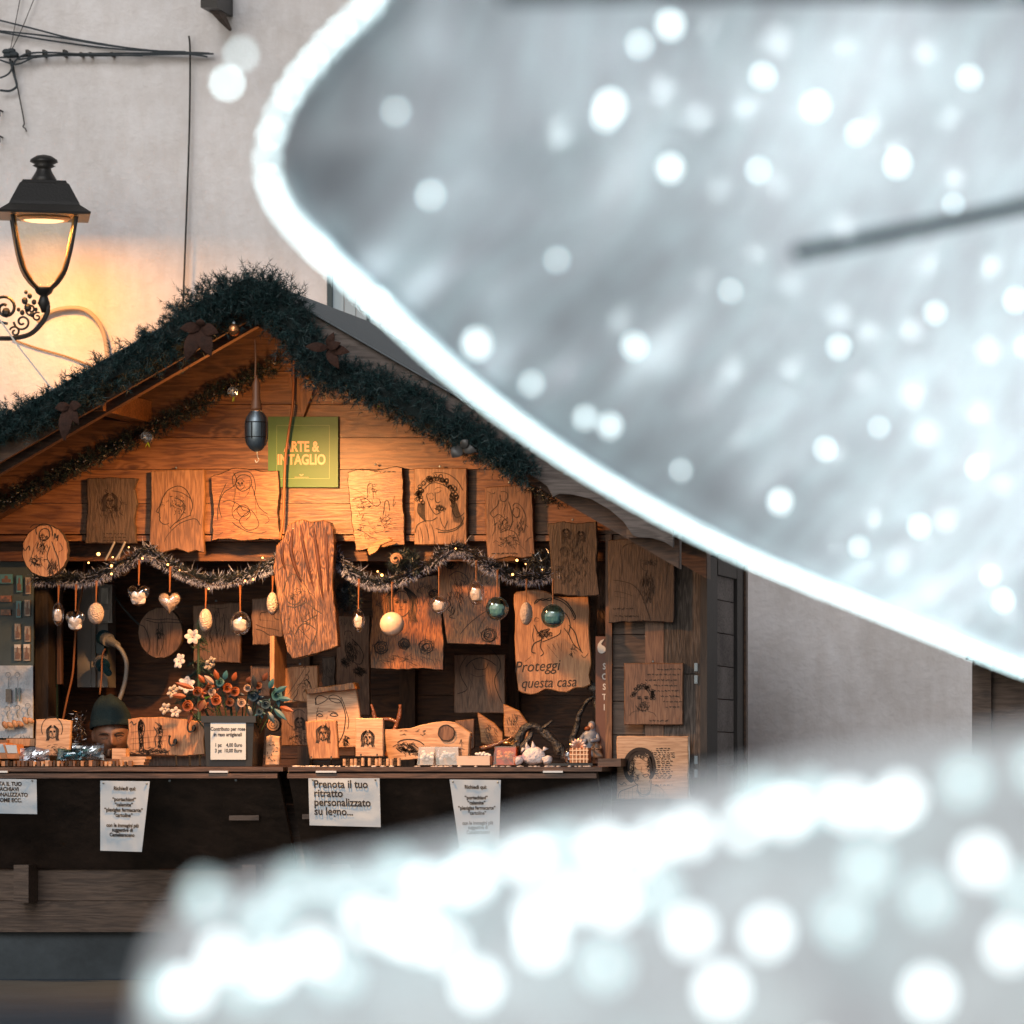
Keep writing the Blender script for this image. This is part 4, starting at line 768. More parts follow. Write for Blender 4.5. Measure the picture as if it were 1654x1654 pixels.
for i, (q, lb) in enumerate((([(735,1164),(766,1161),(766,1208),(757,1215),(740,1200)], 'dim pointed board leaning behind the wave-shaped slab'), ([(771,1151),(798,1168),(812,1184),(812,1198),(790,1205),(777,1200)], 'angled pointed board with blurred burnt grain right of the wave-shaped slab'), ([(813,1137),(838,1148),(856,1172),(852,1196),(815,1190),(813,1165)], 'tall angled triangular board leaning behind the orange box'))):
    cx = sum(p[0] for p in q)/len(q); cy = sum(p[1] for p in q)/len(q)
    plaque('carved_board', q, 22.62-.03*i, plq_b if i else plq_c, lb, 'wood picture', hatch(cx-2, cy, 12, 16, 30, 9, 1.1, .3), .8, amp=.7, group=G)
plaque('carved_board', [(540,1205),(572,1203),(574,1220),(545,1221)], 22.4, plq_p, 'low pale board lying behind the two little stands', 'wood picture', [], 1, amp=.4, group=G)
plaque('carved_board', [(597,880),(628,868),(634,872),(616,880),(607,892),(596,897),(593,889)], 22.2, plq_b, 'orange wavy branch-shaped board peeping from under the village board', 'wood picture', [], 1, amp=.5, group=G)
plaque('carved_board', bb_(964,895,982,1026), 22.75, plq_c, 'narrow dark orange board half hidden left of the stern bearded man', 'wood picture', hatch(973,985,6,30,30,6,1.4,.4), .7, amp=.5, group=G)
plaque('carved_board', bb_(404,1076,436,1125), 22.9, plq_c, 'dim board behind the roses left of the upright plank', 'wood picture', hatch(420,1100,10,18,16,8,.8,.4), .7, amp=.9, group=G)
plaque('carved_board', bb_(520,1060,541,1110), 22.95, plq_d, 'dark carved strip with glossy knots under the leaning slab', 'wood picture', hatch(530,1085,6,20,20,6,1.4,.4), .7, amp=2, group=G)
# banner strip with white letters
m = MB(); m.pbox(962, 979, 1028, 1240, 22.36, .006); o = tag(m.build('banner', pbr('brown_banner', (.12,.05,.03), .6)), 'narrow brown banner with white quote mark and white letters running down', 'banner')
m = MB(); wl_ = pbr('white_print', (.55,.52,.48), .5)
m.extr([(P(x, y, 22.357).x, P(x, y, 22.357).z) for x, y in reversed([(965,1046)]+arc(972,1049,6.5,6.5,180,-80,12)[::1]+[(971,1040),(975,1034),(976,1032),(970,1035),(966,1040)])], 22.355, 22.359)
for i, ch in enumerate('SCSTI'): text(m, ch, 976-(0 if i else 0), 1081+i*16.5, 14, 22.3585, bold=.02, sx=.8)
m.build('lettering', wl_, o)
# ------------------------------------------------------------------ frosted tinsel swags with micro lights
YS = 22.24
tg = thing('tinsel_garland', P(600, 925, YS), 'dark tinsel garland with frosted white tips swagged across the stall opening', 'garland')
sw1 = path([(56,934),(109,934),(132,936),(165,927),(203,907),(239,889),(254,900),(292,921),(330,936),(368,935),(419,921),(450,902)], YS, 6)
sw2 = path([(532,890),(545,902),(563,920),(588,935),(614,941),(641,935),(685,915),(718,893),(735,885),(748,888),(786,910),(801,918),(832,930),(862,933),(887,928),(905,918)], YS, 6)
m = MB(); tinsel(m, sw1, L(18), 9000, .0011, .10); tinsel(m, sw2, L(18), 9500, .0011, .10)
for sw in (sw1, sw2):            # frosted lower fringe
    for _ in range(1500):
        c = random.choice(sw); a = random.uniform(-2.6, -.5); v = Vector((math.cos(a), random.gauss(0,.5)-.2, math.sin(a))).normalized(); m.needle(c+v*L(11), v*L(7), .0011, 1)
m.build('tinsel', [ndl3, frost], tg)
m = MB(); m.tube(sw1, .004, 5); m.build('wire', twig, tg); m = MB(); m.tube(sw2, .004, 5); m.build('wire', twig, tg)
mic = emit('amber_micro_light', (1, .48, .14), 5)
fs = thing('fairy_lights', P(300, 925, YS-.06), 'string of tiny warm amber fairy lights wound in the tinsel swags', 'fairy lights')
m = MB(); m.tube(path([(150,905),(158,893),(180,896),(180,913),(200,930),(230,901),(272,911),(300,925),(345,945),(396,938),(409,937),(424,900)], YS-.04, 4), .0012, 4); m.tube(path([(545,905),(600,925),(617,929),(660,925),(736,886),(790,905),(835,910),(828,930),(880,925)], YS-.04, 4), .0007, 4); m.build('wire', twig, fs)
for x, y, r in ((159,895,3),(143,909,1.6),(182,900,1.4),(180,914,2.2),(180,927,1.8),(230,902,1.6),(271,912,1.8),(396,938,1.4),(409,936,1.5),(424,901,1.5),(337,951,1.4),(208,884,1.2),(617,929,2.2),(736,886,1.2),(835,905,2.2),(828,928,2),(849,911,1.2),(876,920,1),(610,923,1.4),(290,921,1)):
    m = MB(); m.ell(P(x, y, YS-.06), L(r), L(r), L(r), 8, 6); m.build('bulb', mic, fs)
def tuft_thing(name, label, x, y, rx, ry, Y, n, mats, cat='pine tuft'):
    m = MB()
    for _ in range(n):
        a = random.uniform(0, 6.28); r = math.sqrt(random.random()); c = P(x+rx*r*math.cos(a), y+ry*r*math.sin(a), Y+random.uniform(-.05, .05))
        for k in range(16): v = Vector((random.gauss(0,1), random.gauss(0,1), random.gauss(0,1))).normalized(); m.needle(c, v*.03, .0012, 0 if random.random() < .8 else 1)
    return tag(m.build(name, mats), label, cat)
tuft_thing('pine_tuft', 'dark pine tuft with a rolled cinnamon slice above the right tinsel swag', 655, 908, 26, 18, 22.25, 150, [ndl3, ndl])
tuft_thing('pine_tuft', 'dark pine tuft hanging behind the tinsel right of the leaning slab', 560, 965, 22, 24, 22.35, 150, [ndl3, ndl])
tuft_thing('pine_tuft', 'dark pine tuft with glints behind the two robed figures board', 872, 905, 20, 16, 22.3, 110, [ndl3, silver])
tuft_thing('pine_tuft', 'dark pine tuft above the magnet display at the left edge', 28, 895, 20, 16, 22.5, 110, [ndl3, ndl])
m = MB(); c = P(640, 903, 22.16)
m.tube([c+Vector((L(9-k*.25)*math.cos(k*.5), -.002*k*.3, L(9-k*.25)*math.sin(k*.5))) for k in range(26)], .006, 6); tag(m.build('cinnamon_curl', plq_c), 'curled brown slice ornament resting in the tinsel below the village board', 'ornament')
for x, y in ((560,957),(553,962)):
    pass
# ------------------------------------------------------------------ hanging see-through ornaments
def heart(mb, c, w, h, d, n=28, m_=8):
    def o(t):
        x = 16*math.sin(t)**3; z = 13*math.cos(t)-5*math.cos(2*t)-2*math.cos(3*t)-math.cos(4*t); return x/16*w/2, (z+2.5)/14.5*h/2
    vs = []; fs = []
    for s in (-1, 1):
        for i in range(1, m_+1):
            r = math.sin(i/m_*math.pi/2); y = s*d*math.cos(i/m_*math.pi/2)
            for k in range(n): x, z = o(2*math.pi*k/n); vs.append(Vector(c)+Vector((x*r, y, z*r)))
    for s in (0, 1):
        b = s*m_*n; vs.append(Vector(c)+Vector((0, (-1 if s == 0 else 1)*d, 0))); T = len(vs)-1
        for k in range(n): fs.append((T, b+k, b+(k+1) % n))
        for i in range(m_-1):
            for k in range(n): fs.append((b+i*n+k, b+(i+1)*n+k, b+(i+1)*n+(k+1) % n, b+i*n+(k+1) % n))
    mb.add(vs, fs)
def lumpy(mb, c, w, h, d):
    vs = []; n = 6
    b0 = len(mb.v); mb.ell(c, w*.62, d*.62, h*.62, 14, 9)
    for v in mb.v[b0:]:
        q = v-Vector(c)
        q.x = max(-w*.5, min(w*.5, q.x)); q.z = max(-h*.5, min(h*.5, q.z)); q.y = max(-d*.5, min(d*.5, q.y))
        e = 1+noise.noise(v*90)*.12; v.xyz = Vector(c)+q*e
def ornament(kind, x, y, w, h, top, content, label, Y=22.16, tw=0):
    o = thing('hanging_ornament', P(x, y-h/2, Y), label, 'ornament', 'clear plastic ornaments hung under the tinsel'); c = P(x, y, Y); lw, lh = L(w), L(h)
    m = MB(); m.tube([P(x+tw, top, Y), P(x+tw*.3, (top+y-h/2)/2, Y), P(x, y-h/2, Y)], .0022, 5); m.tube([P(x+tw+2, top, Y+.005), P(x, y-h/2, Y)], .0016, 5); m.build('cord', cordm, o)
    m = MB(); m.tube([c+Vector((L(2)*math.cos(a*.7), 0, lh/2+L(1.5)+L(2)*math.sin(a*.7))) for a in range(10)], .001, 4); m.build('loop', clear, o)
    sh = {'block': clear, 'full': clear, 'pearl': pearl, 'ivory': ivory, 'teal': tealg, 'brown': clear}[content]
    m = MB()
    if kind == 'heart': heart(m, c, lw, lh, lw*.28)
    else: m.ell(c, lw/2, lh/2*.75, lh/2, 22, 14)
    m.build('shell', sh, o, smooth=True)
    if kind == 'oval' or kind == 'ball':
        m = MB(); m.tube([c+Vector((lw*.505*math.cos(a*.3142), 0, lh*.505*math.sin(a*.3142))) for a in range(21)], .0012, 4); m.build('rim', frosty, o)
    if content in ('block', 'teal', 'brown'):
        m = MB(); lumpy(m, c+Vector((0, -.004, -lh*.06)), lw*(.62 if kind != 'oval' else .66), lh*.5, lw*.3); m.build('padding', whitec, o)
        if content == 'teal': m = MB(); m.ell(c+Vector((0, .004, -lh*.22)), lw*.36, lw*.2, lh*.2, 12, 7); m.build('lining', pbr('teal_lining', (.03,.10,.13), .4), o, smooth=True)
        else: m = MB(); m.ell(c+Vector((0, .006, -lh*.2)), lw*.3, lw*.12, lh*.18, 12, 7); m.build('lining', pbr('straw_lining', (.25,.11,.05), .6), o, smooth=True)
    if content == 'full':
        m = MB(); heart(m, c, lw*.9, lh*.9, lw*.22) if kind == 'heart' else m.ell(c, lw*.44, lh*.3, lh*.44, 16, 10); m.build('padding', pearl, o, smooth=True)
ornament('oval', 94, 992, 18, 37, 945, 'brown', 'leftmost ornament, a clear oval turned sideways near the grey cabinet')
ornament('heart', 122, 1005, 33, 37, 944, 'block', 'clear heart with a white pad, second from the left, tip over the hanging cable')
ornament('oval', 155, 991, 26, 35, 938, 'pearl', 'pearly drop ornament in front of the electrical cabinet')
ornament('heart', 224, 964, 37, 38, 905, 'block', 'clear heart with a white pad, higher one left of the full white heart')
ornament('heart', 274, 975, 38, 38, 915, 'full', 'fully white glitter-filled heart')
ornament('oval', 332, 1002, 21, 38, 950, 'pearl', 'slim pearly oval above the white fabric flowers')
ornament('ball', 388, 1007, 33, 38, 945, 'block', 'clear round disc with a square white pad, left of the leaning slab', tw=-1)
ornament('oval', 440, 975, 18, 37, 930, 'pearl', 'pearly oval half hidden behind the left edge of the leaning slab', Y=22.24)
ornament('oval', 579, 1002, 19, 37, 935, 'block', 'slim clear oval right of the leaning slab')
ornament('ball', 633, 1008, 39, 39, 940, 'ivory', 'cream marbled ball in front of the veiled face board')
ornament('ball', 709, 977, 28, 29, 915, 'block', 'small clear ball with white padding between the two orange boards')
ornament('oval', 769, 958, 26, 39, 905, 'block', 'clear oval with a brownish top in front of the old face board')
ornament('ball', 803, 983, 36, 38, 920, 'teal', 'teal tinted ball left of the thorn-crowned figure')
ornament('oval', 850, 991, 20, 37, 935, 'pearl', 'slim grey pearly oval on the left side of the thorn-crowned board')
ornament('ball', 893, 995, 38, 38, 935, 'teal', 'teal tinted ball with a white pad over the face of the thorn-crowned figure')
# ------------------------------------------------------------------ left displays
m = MB(); m.pbox(-160, 54, 905, 1075, 22.42, .012); db = tag(m.build('magnet_board', pbr('green_grey_board', (.038,.052,.052), .6, var=.2, vscale=4)), 'dark green-grey board of souvenir magnets at the left edge', 'display board')
mags = [(10,935,20,15),(31,943,9,27),(45,946,8,27),(9,967,17,10),(9,989,16,9),(30,984,8,27),(44,982,9,26),(28,1020,9,25),(44,1024,9,25),(28,1054,10,26),(43,1054,10,27)]
for i, (x, y, w, h) in enumerate(mags):
    lb = ['wide teal magnet, top left of the board', 'narrow teal and white magnet in the top row', 'narrow magnet with a tower, top right of the board', 'small orange magnet left of centre', 'small dark magnet below the orange one', 'narrow sky blue magnet in the second row', 'tower photo magnet at the right of the second row', 'third row magnet, left of the pair', 'third row magnet, right of the pair', 'white topped magnet, left of the bottom pair', 'white topped magnet, right of the bottom pair'][i]
    o = thing('magnet', P(x, y, 22.41), lb, 'magnet', 'souvenir magnets on the green-grey board'); blue = i in (0, 1, 5)
    m = MB(); m.pbox(x-w/2, x+w/2, y-h/2, y+h/2, 22.408, .011); m.build('card', pbr('magnet_sky', (.05,.16,.19), .4) if blue else pbr('magnet_stone' if i not in (3, 4) else 'magnet_amber', (.22,.17,.13) if i not in (3, 4) else (.2,.07,.025), .4, var=.5, vscale=70), o)
    m = MB(); q = [(x-w*.35, y+h*.4), (x-w*.35, y), (x-w*.12, y-h*.05), (x-w*.12, y-h*.28), (x, y-h*.38), (x+w*.12, y-h*.28), (x+w*.12, y-h*.02), (x+w*.36, y+h*.05), (x+w*.36, y+h*.4)]
    m.extr([(P(a, b, 22.406).x, P(a, b, 22.406).z) for a, b in reversed(q)], 22.4055, 22.4075); m.build('castle_picture', pbr('magnet_print', (.12,.06,.035), .5, var=.5, vscale=90), o)
    if i > 8: m = MB(); m.pbox(x-w/2, x+w/2, y-h/2, y-h*.28, 22.4065, .002); m.build('header', pbr('cream_print', (.5,.45,.4), .5), o)
m = MB(); m.pbox(-160, 53, 1075, 1192, 22.40, .012); tag(m.build('keyring_board', pbr('white_sparkle_board', (.36,.38,.41), .6, bump=.3, bscale=50, var=.2, vscale=25)), 'pale sparkling board of keyrings under the magnet board', 'display board')
kr = [(13,1090,0),(28,1090,0),(12,1145,1),(28,1143,1),(45,1140,1)]
for i, (x, y, kd) in enumerate(kr):
    o = thing('keyring', P(x, y, 22.39), ['keyring with a dark picture tag, upper left on the pale board', 'keyring with slim glass bars, upper right on the pale board', 'leftmost keyring with a small wooden slice', 'middle keyring with a small wooden slice', 'rightmost keyring with a wooden slice, hung a little higher'][i], 'keyring', 'keyrings on the pale board')
    m = MB(); m.tube([P(x+4*math.cos(a*.52), y+4*math.sin(a*.52), 22.385) for a in range(13)], .0012, 5); m.build('ring', steel, o)
    if kd == 0:
        m = MB(); m.tube(path([(x,y+4),(x+1,y+12),(x,y+22)], 22.385), .0012, 5); m.build('chain', steel, o)
        m = MB()
        if i == 0: m.pbox(x-4, x+5, 1113, 1134, 22.38, .008); m.build('tag', pbr('dark_photo_tag', (.06,.045,.035), .3, var=.6, vscale=80), o)
        else: m.pbox(x-4, x-1.5, 1111, 1133, 22.38, .008); m.pbox(x+2, x+4.5, 1111, 1133, 22.38, .008); m.build('tag', pbr('blue_grey_tag', (.05,.09,.11), .3), o)
    else:
        m = MB(); m.tube(path([(x,y+4),(x-1,y+10),(x+1,y+16)], 22.385), .0022, 5); m.build('chain', steel, o)
        yy = y+(24 if x < 40 else 22)
        for dx, tl in ((-4, 1.0), (4, .5)):
            m = MB(); M_ = Matrix.Rotation(tl, 3, 'Y'); m.ell(P(x+dx, yy+2, 22.37), L(7), .006, L(4.5), 12, 7, M_); m.build('wooden_tag', plq_a, o, smooth=True)
m = MB()
for k in range(60): m.needle(P(random.uniform(-40,52), 1196, 22.3), Vector((random.gauss(0,1), -.3, random.gauss(.3,1))).normalized()*.03, .002)
struct(tag(m.build('foil_fringe', pbr('teal_foil', (.01,.09,.11), .2, .6)), 'teal foil fringe below the keyrings', 'foil'), 'stuff')
m = MB(); m.pbox(76, 92, 1055, 1240, 22.9, .02); tag(m.build('teal_panel', pbr('teal_panel_paint', (.012,.04,.045), .5)), 'narrow dark teal panel standing left of the electrical cabinet', 'panel')
# ------------------------------------------------------------------ electrical cabinet
YE = 22.98
ec = thing('electrical_cabinet', P(153, 1110, YE), 'grey electrical cabinet with blue plugs on the back wall', 'cabinet')
m = MB(); m.pbox(125, 147, 945, 1110, YE, .15); m.pbox(147.5, 154, 945, 1110, YE-.012, .16); m.pbox(154.5, 174, 945, 1110, YE+.02, .13); m.build('housing', greyp, ec)
m = MB(); m.pbox(159, 181, 944, 1006, YE-.03, .05); m.build('cover', pbr('grey_cover', (.16,.155,.145), .4), ec)
m = MB(); m.pbox(163, 175, 950, 975, YE-.036, .005); m.build('breaker_window', pbr('smoked_window', (.02,.025,.03), .2), ec)
m = MB(); m.pbox(161, 177, 985, 1003, YE-.036, .005); m.build('label_plate', pbr('label_grey', (.28,.27,.25), .5), ec)
m = MB(); m.pbox(155, 168, 1025, 1055, YE-.06, .07); m.build('socket', tealp, ec)
for i, (x, y, dx, dy) in enumerate(((172,1032,18,10),(168,1072,8,16))):
    o = thing('power_plug', P(x, y, YE-.1), ['upper white and blue power plug in the cabinet socket', 'lower blue power plug hanging from the cabinet'][i], 'plug')
    m = MB(); a = P(x-6, y-3, YE-.08); b = P(x+dx, y+dy, YE-.16); m.tube([a, a.lerp(b, .4), a.lerp(b, .42), b], [.028, .03, .02, .014], 12); m.build('plug_body', greyp if i == 0 else tealp, o)
    m = MB(); m.tube([a+Vector((0,.0,0)), a.lerp(b, .18)], .034, 12); m.build('collar', tealp if i == 0 else greyp, o)
cable('white_lead', 'thick pale power lead curving down from the cabinet plug', [(188,1042),(197,1052),(204,1070),(203,1095),(198,1115),(190,1137)], 22.82, .010, greyp)
cable('orange_lead', 'thin orange lead trailing down left of the cabinet', [(137,905),(133,950),(124,1000),(120,1050),(117,1090),(108,1130),(101,1165)], 22.75, .005, cordm)
cable('orange_lead', 'thin orange lead dropping from the cabinet plug onto the beanie', [(170,1048),(165,1060),(164,1090),(161,1122)], 22.72, .004, cordm)
cable('dark_lead', 'dark thin lead crossing diagonally under the tinsel right of the cabinet', [(165,935),(190,970),(215,1000),(240,1020)], 23.0, .005, cordg)
for i, q in enumerate(([(185,875),(178,890),(170,905)], [(202,875),(194,892),(186,905)])): cable('string_tie', ['left', 'right'][i]+' of two pale plastic ties holding the left tinsel swag', q, YS-.05, .005, greyp, cat='tie')
# ------------------------------------------------------------------ seller behind the counter
YH = 22.72
ps = thing('person', P(176, 1560, YH+.1), 'person in a dark green beanie looking down behind the counter', 'person')
hc = P(181, 1184, YH)        # centre of the head
bm_ = MB()
def headpt(a, b):            # a: longitude (0 = facing -y), b: latitude
    x = math.sin(a)*math.cos(b); y = -math.cos(a)*math.cos(b); z = math.sin(b)
    return Vector((x, y, z))
nA_, nB_ = 84, 64; vs = []; fs = []
for j in range(nB_+1):
    b = -math.pi/2+math.pi*j/nB_
    for i in range(nA_):
        a = 2*math.pi*i/nA_; d = headpt(a, b); p = Vector((d.x*.076, d.y*.095, d.z*.118))
        if p.z < 0: p.x *= 1-.28*(-p.z/.118)**1.5; p.y *= 1-.12*(-p.z/.118)
        if d.y < 0:
            g = lambda x0, z0, sx, sz: math.exp(-((p.x-x0)/sx)**2-((p.z-z0)/sz)**2)
            f = -d.y
            p.y -= f*(.021*g(0, -.022, .012, .020)+.012*g(0, .002, .010, .022)+.008*g(-.012, -.031, .008, .008)+.008*g(.012, -.031, .008, .008))
            p.y += f*(.013*g(-.030, .006, .017, .010)+.013*g(.030, .006, .017, .010))
            p.y -= f*(.007*g(-.030, .024, .024, .007)+.007*g(.030, .024, .024, .007))
            p.y -= f*(.007*g(0, -.058, .022, .007)+.007*g(0, -.070, .018, .006)+.012*g(0, -.098, .022, .014)); p.y += f*.006*g(0, -.064, .02, .003)
            p.y -= f*(.006*g(-.042, -.025, .018, .018)+.006*g(.042, -.025, .018, .018))
            p.y -= f*(.009*g(-.030, .004, .012, .006)+.009*g(.030, .004, .012, .006))
        vs.append(p)
for j in range(nB_):
    for i in range(nA_): k = (i+1) % nA_; fs.append((j*nA_+i, j*nA_+k, (j+1)*nA_+k, (j+1)*nA_+i))
Mh = Matrix.Rotation(R(14), 3, 'X') @ Matrix.Rotation(R(14), 3, 'Z')
bm_.add([hc+Mh @ v for v in vs], fs)
for s_ in (-1, 1): bm_.ell(hc+Mh @ Vector((s_*.077, .005, -.008)), .010, .018, .030, 10, 8)
bm_.tube([hc+Vector((0, .02, -.07)), hc+Vector((0, .035, -.14)), hc+Vector((0, .04, -.20))], [.055, .055, .075], 18)
bm_.ell(hc+Vector((0, .05, -.34)), .185, .11, .19, 22, 14); bm_.ell(hc+Vector((0, .05, -.55)), .15, .11, .24, 20, 12)
for s_ in (-1, 1):
    bm_.tube(smooth_path([hc+Vector((s_*.15, .05, -.24)), hc+Vector((s_*.21, .03, -.38)), hc+Vector((s_*.22, -.02, -.50)), hc+Vector((s_*.13, -.16, -.48)), hc+Vector((s_*.07, -.23, -.44))], 4), [.058-.0017*i for i in range(17)], 12)
    for f_ in range(4):
        q0 = hc+Vector((s_*(.07-.018*f_+.02), -.235, -.44)); bm_.tube([q0, q0+Vector((-s_*.012, -.035, -.002)), q0+Vector((-s_*.016, -.060+.004*abs(f_-1), -.016)), q0+Vector((-s_*.016, -.070+.004*abs(f_-1), -.034))], [.012, .0105, .0095, .007], 8)
    q0 = hc+Vector((s_*.045, -.22, -.425)); bm_.tube([q0, q0+Vector((-s_*.025, -.02, .008)), q0+Vector((-s_*.035, -.045, .0))], [.013, .012, .008], 8); bm_.ell(hc+Vector((s_*.065, -.235, -.44)), .045, .035, .02, 12, 8)
    bm_.tube(smooth_path([hc+Vector((s_*.08, .06, -.72)), hc+Vector((s_*.11, -.05, -.78)), hc+Vector((s_*.10, -.02, -.95)), hc+Vector((s_*.10, .0, -1.0))], 3), [.085, .08, .08, .075, .07, .065, .06, .055, .05, .045], 12)
skin = pbr('skin', (.22,.115,.075), .5, Subsurface_Weight=.1, bump=.05, bscale=200)
body = bm_.build('body', skin, ps, smooth=True)
md = body.modifiers.new('r', 'REMESH'); md.mode = 'VOXEL'; md.voxel_size = .0045; md.use_smooth_shade = True
dg = bpy.context.evaluated_depsgraph_get(); me2 = bpy.data.meshes.new_from_object(body.evaluated_get(dg)); body.modifiers.clear(); body.data = me2
m = MB()                        # beanie
vs = []; fs = []; nB2 = 22; nn = 40
for j in range(nB2+1):
    t = j/nB2
    for i in range(nn):
        a = 2*math.pi*i/nn; d = headpt(a, 0); z0 = .022-.040*d.y
        z = z0+(.158-z0)*t+0; r = math.sqrt(max(0, 1-(t*.97)**2.0)); rx = .090*r; ry = .108*r
        rr = 1+.05*t*math.cos(a*7)+.03*noise.noise(Vector((math.cos(a)*2, math.sin(a)*2, t*4)))+(.035 if .02 < t < .2 else 0)
        vs.append(Vector((d.x*rx*rr-.008*t*t, d.y*ry*rr+.035*t, z+.004*t*math.sin(a*3))))
for j in range(nB2):
    for i in range(nn): k = (i+1) % nn; fs.append((j*nn+i, j*nn+k, (j+1)*nn+k, (j+1)*nn+i))
fs.append(tuple(range(nB2*nn, nB2*nn+nn)))
m.add([hc+Mh @ v for v in vs], fs); m.build('beanie', pbr('beanie_knit', (.010,.024,.026), .9, bump=.35, bscale=150), ps, smooth=True)
m = MB()
for s_ in (-1, 1): m.tube([hc+Mh @ Vector(q) for q in ((s_*.012, -.099, .016), (s_*.028, -.099, .022), (s_*.046, -.086, .018), (s_*.054, -.078, .010))], [.0022, .0038, .0032, .0012], 6)
m.build('eyebrows', pbr('dark_hair', (.015,.01,.008), .7), ps)
m = MB()
for s_ in (-1, 1): m.tube([hc+Mh @ Vector(q) for q in ((s_*.017, -.0935, .001), (s_*.030, -.0975, -.003), (s_*.044, -.088, .0))], .0012, 5)
m.build('eyelashes', MATS['dark_hair'], ps)
m = MB(); m.ell(hc+Vector((0, .055, -.36)), .20, .13, .19, 22, 14); m.tube([hc+Vector((0, .055, -.3)), hc+Vector((0, .055, -.72))], [.17, .19], 20); m.lathe(hc+Vector((0, .035, -.17)), [(.062, .03), (.075, .03), (.09, -.04), (.06, -.04)], 20)
for s_ in (-1, 1): m.tube(smooth_path([hc+Vector((s_*.15, .05, -.24)), hc+Vector((s_*.22, .03, -.38)), hc+Vector((s_*.23, -.02, -.50)), hc+Vector((s_*.15, -.13, -.485))], 4), .066, 12)
m.build('coat', pbr('dark_coat', (.012,.014,.016), .85, bump=.3, bscale=40), ps, smooth=True)
# ------------------------------------------------------------------ flower pot, roses, small tree
YQ = 22.22
pt = thing('flower_pot', P(380, 1238, YQ), 'black bucket of fabric roses with a price note, on the left counter', 'pot')
m = MB(); b = P(379, 1238, YQ)
def ring4(w, d, z): return [b+Vector((-w, -d, z)), b+Vector((w, -d, z)), b+Vector((w, d, z)), b+Vector((-w, d, z))]
w0, w1, hh = L(37), L(43), L(82)
rs = [ring4(w0, .09, 0), ring4(w1-.006, .10, hh-.03), ring4(w1+.004, .108, hh-.028), ring4(w1+.004, .108, hh), ring4(w1-.008, .097, hh), ring4(w0-.01, .08, .02)]
vs = [v for r in rs for v in r]; fs = [(4*i+k, 4*i+(k+1) % 4, 4*i+4+(k+1) % 4, 4*i+4+k) for i in range(5) for k in range(4)]+[(3,2,1,0),(20,21,22,23)]
m.add(vs, fs); m.build('bucket', blackp, pt)
YN = YQ-.105
m = MB(); m.pbox(340, 397, 1164, 1227, YN, .003); nt_ = tag(m.build('price_note', paper), 'white price note on the front of the black flower bucket', 'note')
m = MB(); text(m, 'Contributo per rose', 368, 1180, 8.2, YN-.001, bold=.03, sx=.82); text(m, 'in raso artigianali', 368, 1189, 8.2, YN-.001, bold=.03, sx=.82); text(m, '1 pz    4,00 Euro', 369, 1206, 8, YN-.001, bold=.03, sx=.82); text(m, '3 pz  10,00 Euro', 369, 1215, 8, YN-.001, bold=.03, sx=.82); m.build('lettering', ink, nt_)
sat = {'orange': pbr('orange_satin', (.19,.042,.006), .5), 'teal': pbr('teal_satin', (.02,.085,.11), .5), 'navy': pbr('navy_satin', (.02,.04,.055), .35), 'white': pbr('cream_satin', (.28,.19,.15), .4), 'brown': pbr('bronze_satin', (.08,.022,.006), .5), 'black': pbr('black_satin', (.012,.014,.016), .4)}
green = pbr('stem_green', (.02,.05,.025), .6)
def rose(x, y, Y, r, col, lcol, label):
    o = thing('satin_rose', P(x, 1200, Y), label, 'rose', 'satin roses in the black bucket'); c = P(x, y, Y); rr = L(r)
    rr *= .88; m = MB(); nl = 5
    for k in range(nl):
        q = rr*(.22+.19*k); n_ = 3+(k > 2); h0 = rr*(.55-.10*k); off = random.random()*6; tl_ = random.uniform(-.25, .25)
        for p_ in range(n_):
            a0 = off+p_*6.283/n_; vs = []; fs = []
            for i in range(7):
                a = a0+(i-3)*6.283/n_*.19; bul = 1+.12*math.cos((i-3)*.5)
                for j, (qr, hz) in enumerate(((.60, -.4), (1.0, -.05), (1.06*bul, .5), (.86*bul, .95))):
                    vs.append(c+Vector((q*qr*math.cos(a), -rr*.15+h0*-1*hz*1.0+q*qr*math.sin(a)*.35-(.2*rr if j > 1 else 0), q*qr*math.sin(a)+rr*hz*.25)))
            for i in range(6):
                for j in range(3): fs.append((i*4+j, i*4+4+j, i*4+5+j, i*4+1+j))
            m.add(vs, fs)
    m.ell(c+Vector((0, .0, 0)), rr*.75, rr*.4, rr*.75, 12, 8)
    m.tube([c+Vector((rr*(.85-.045*k_)*math.cos(k_*.62), -rr*.55-.004*k_/18*rr*100*.01, rr*(.85-.045*k_)*math.sin(k_*.62))) for k_ in range(18)], rr*.10, 5)
    m.build('bloom', sat[col], o)
    for k in range(3):
        a = random.uniform(0, 6.28); m = MB(); leafm(m, c+Vector((0, .012, -rr*.2)), (math.cos(a), -.2, math.sin(a)*.8), rr*random.uniform(1.6, 2.3), rr*.42, .12); m.build('leaf', sat[lcol], o)
    m = MB(); m.tube([c+Vector((0, .015, -rr*.5)), Vector(((c.x+b.x*2)/3, YQ+.02, b.z+.06))], .0028, 5); m.build('stem', green, o)
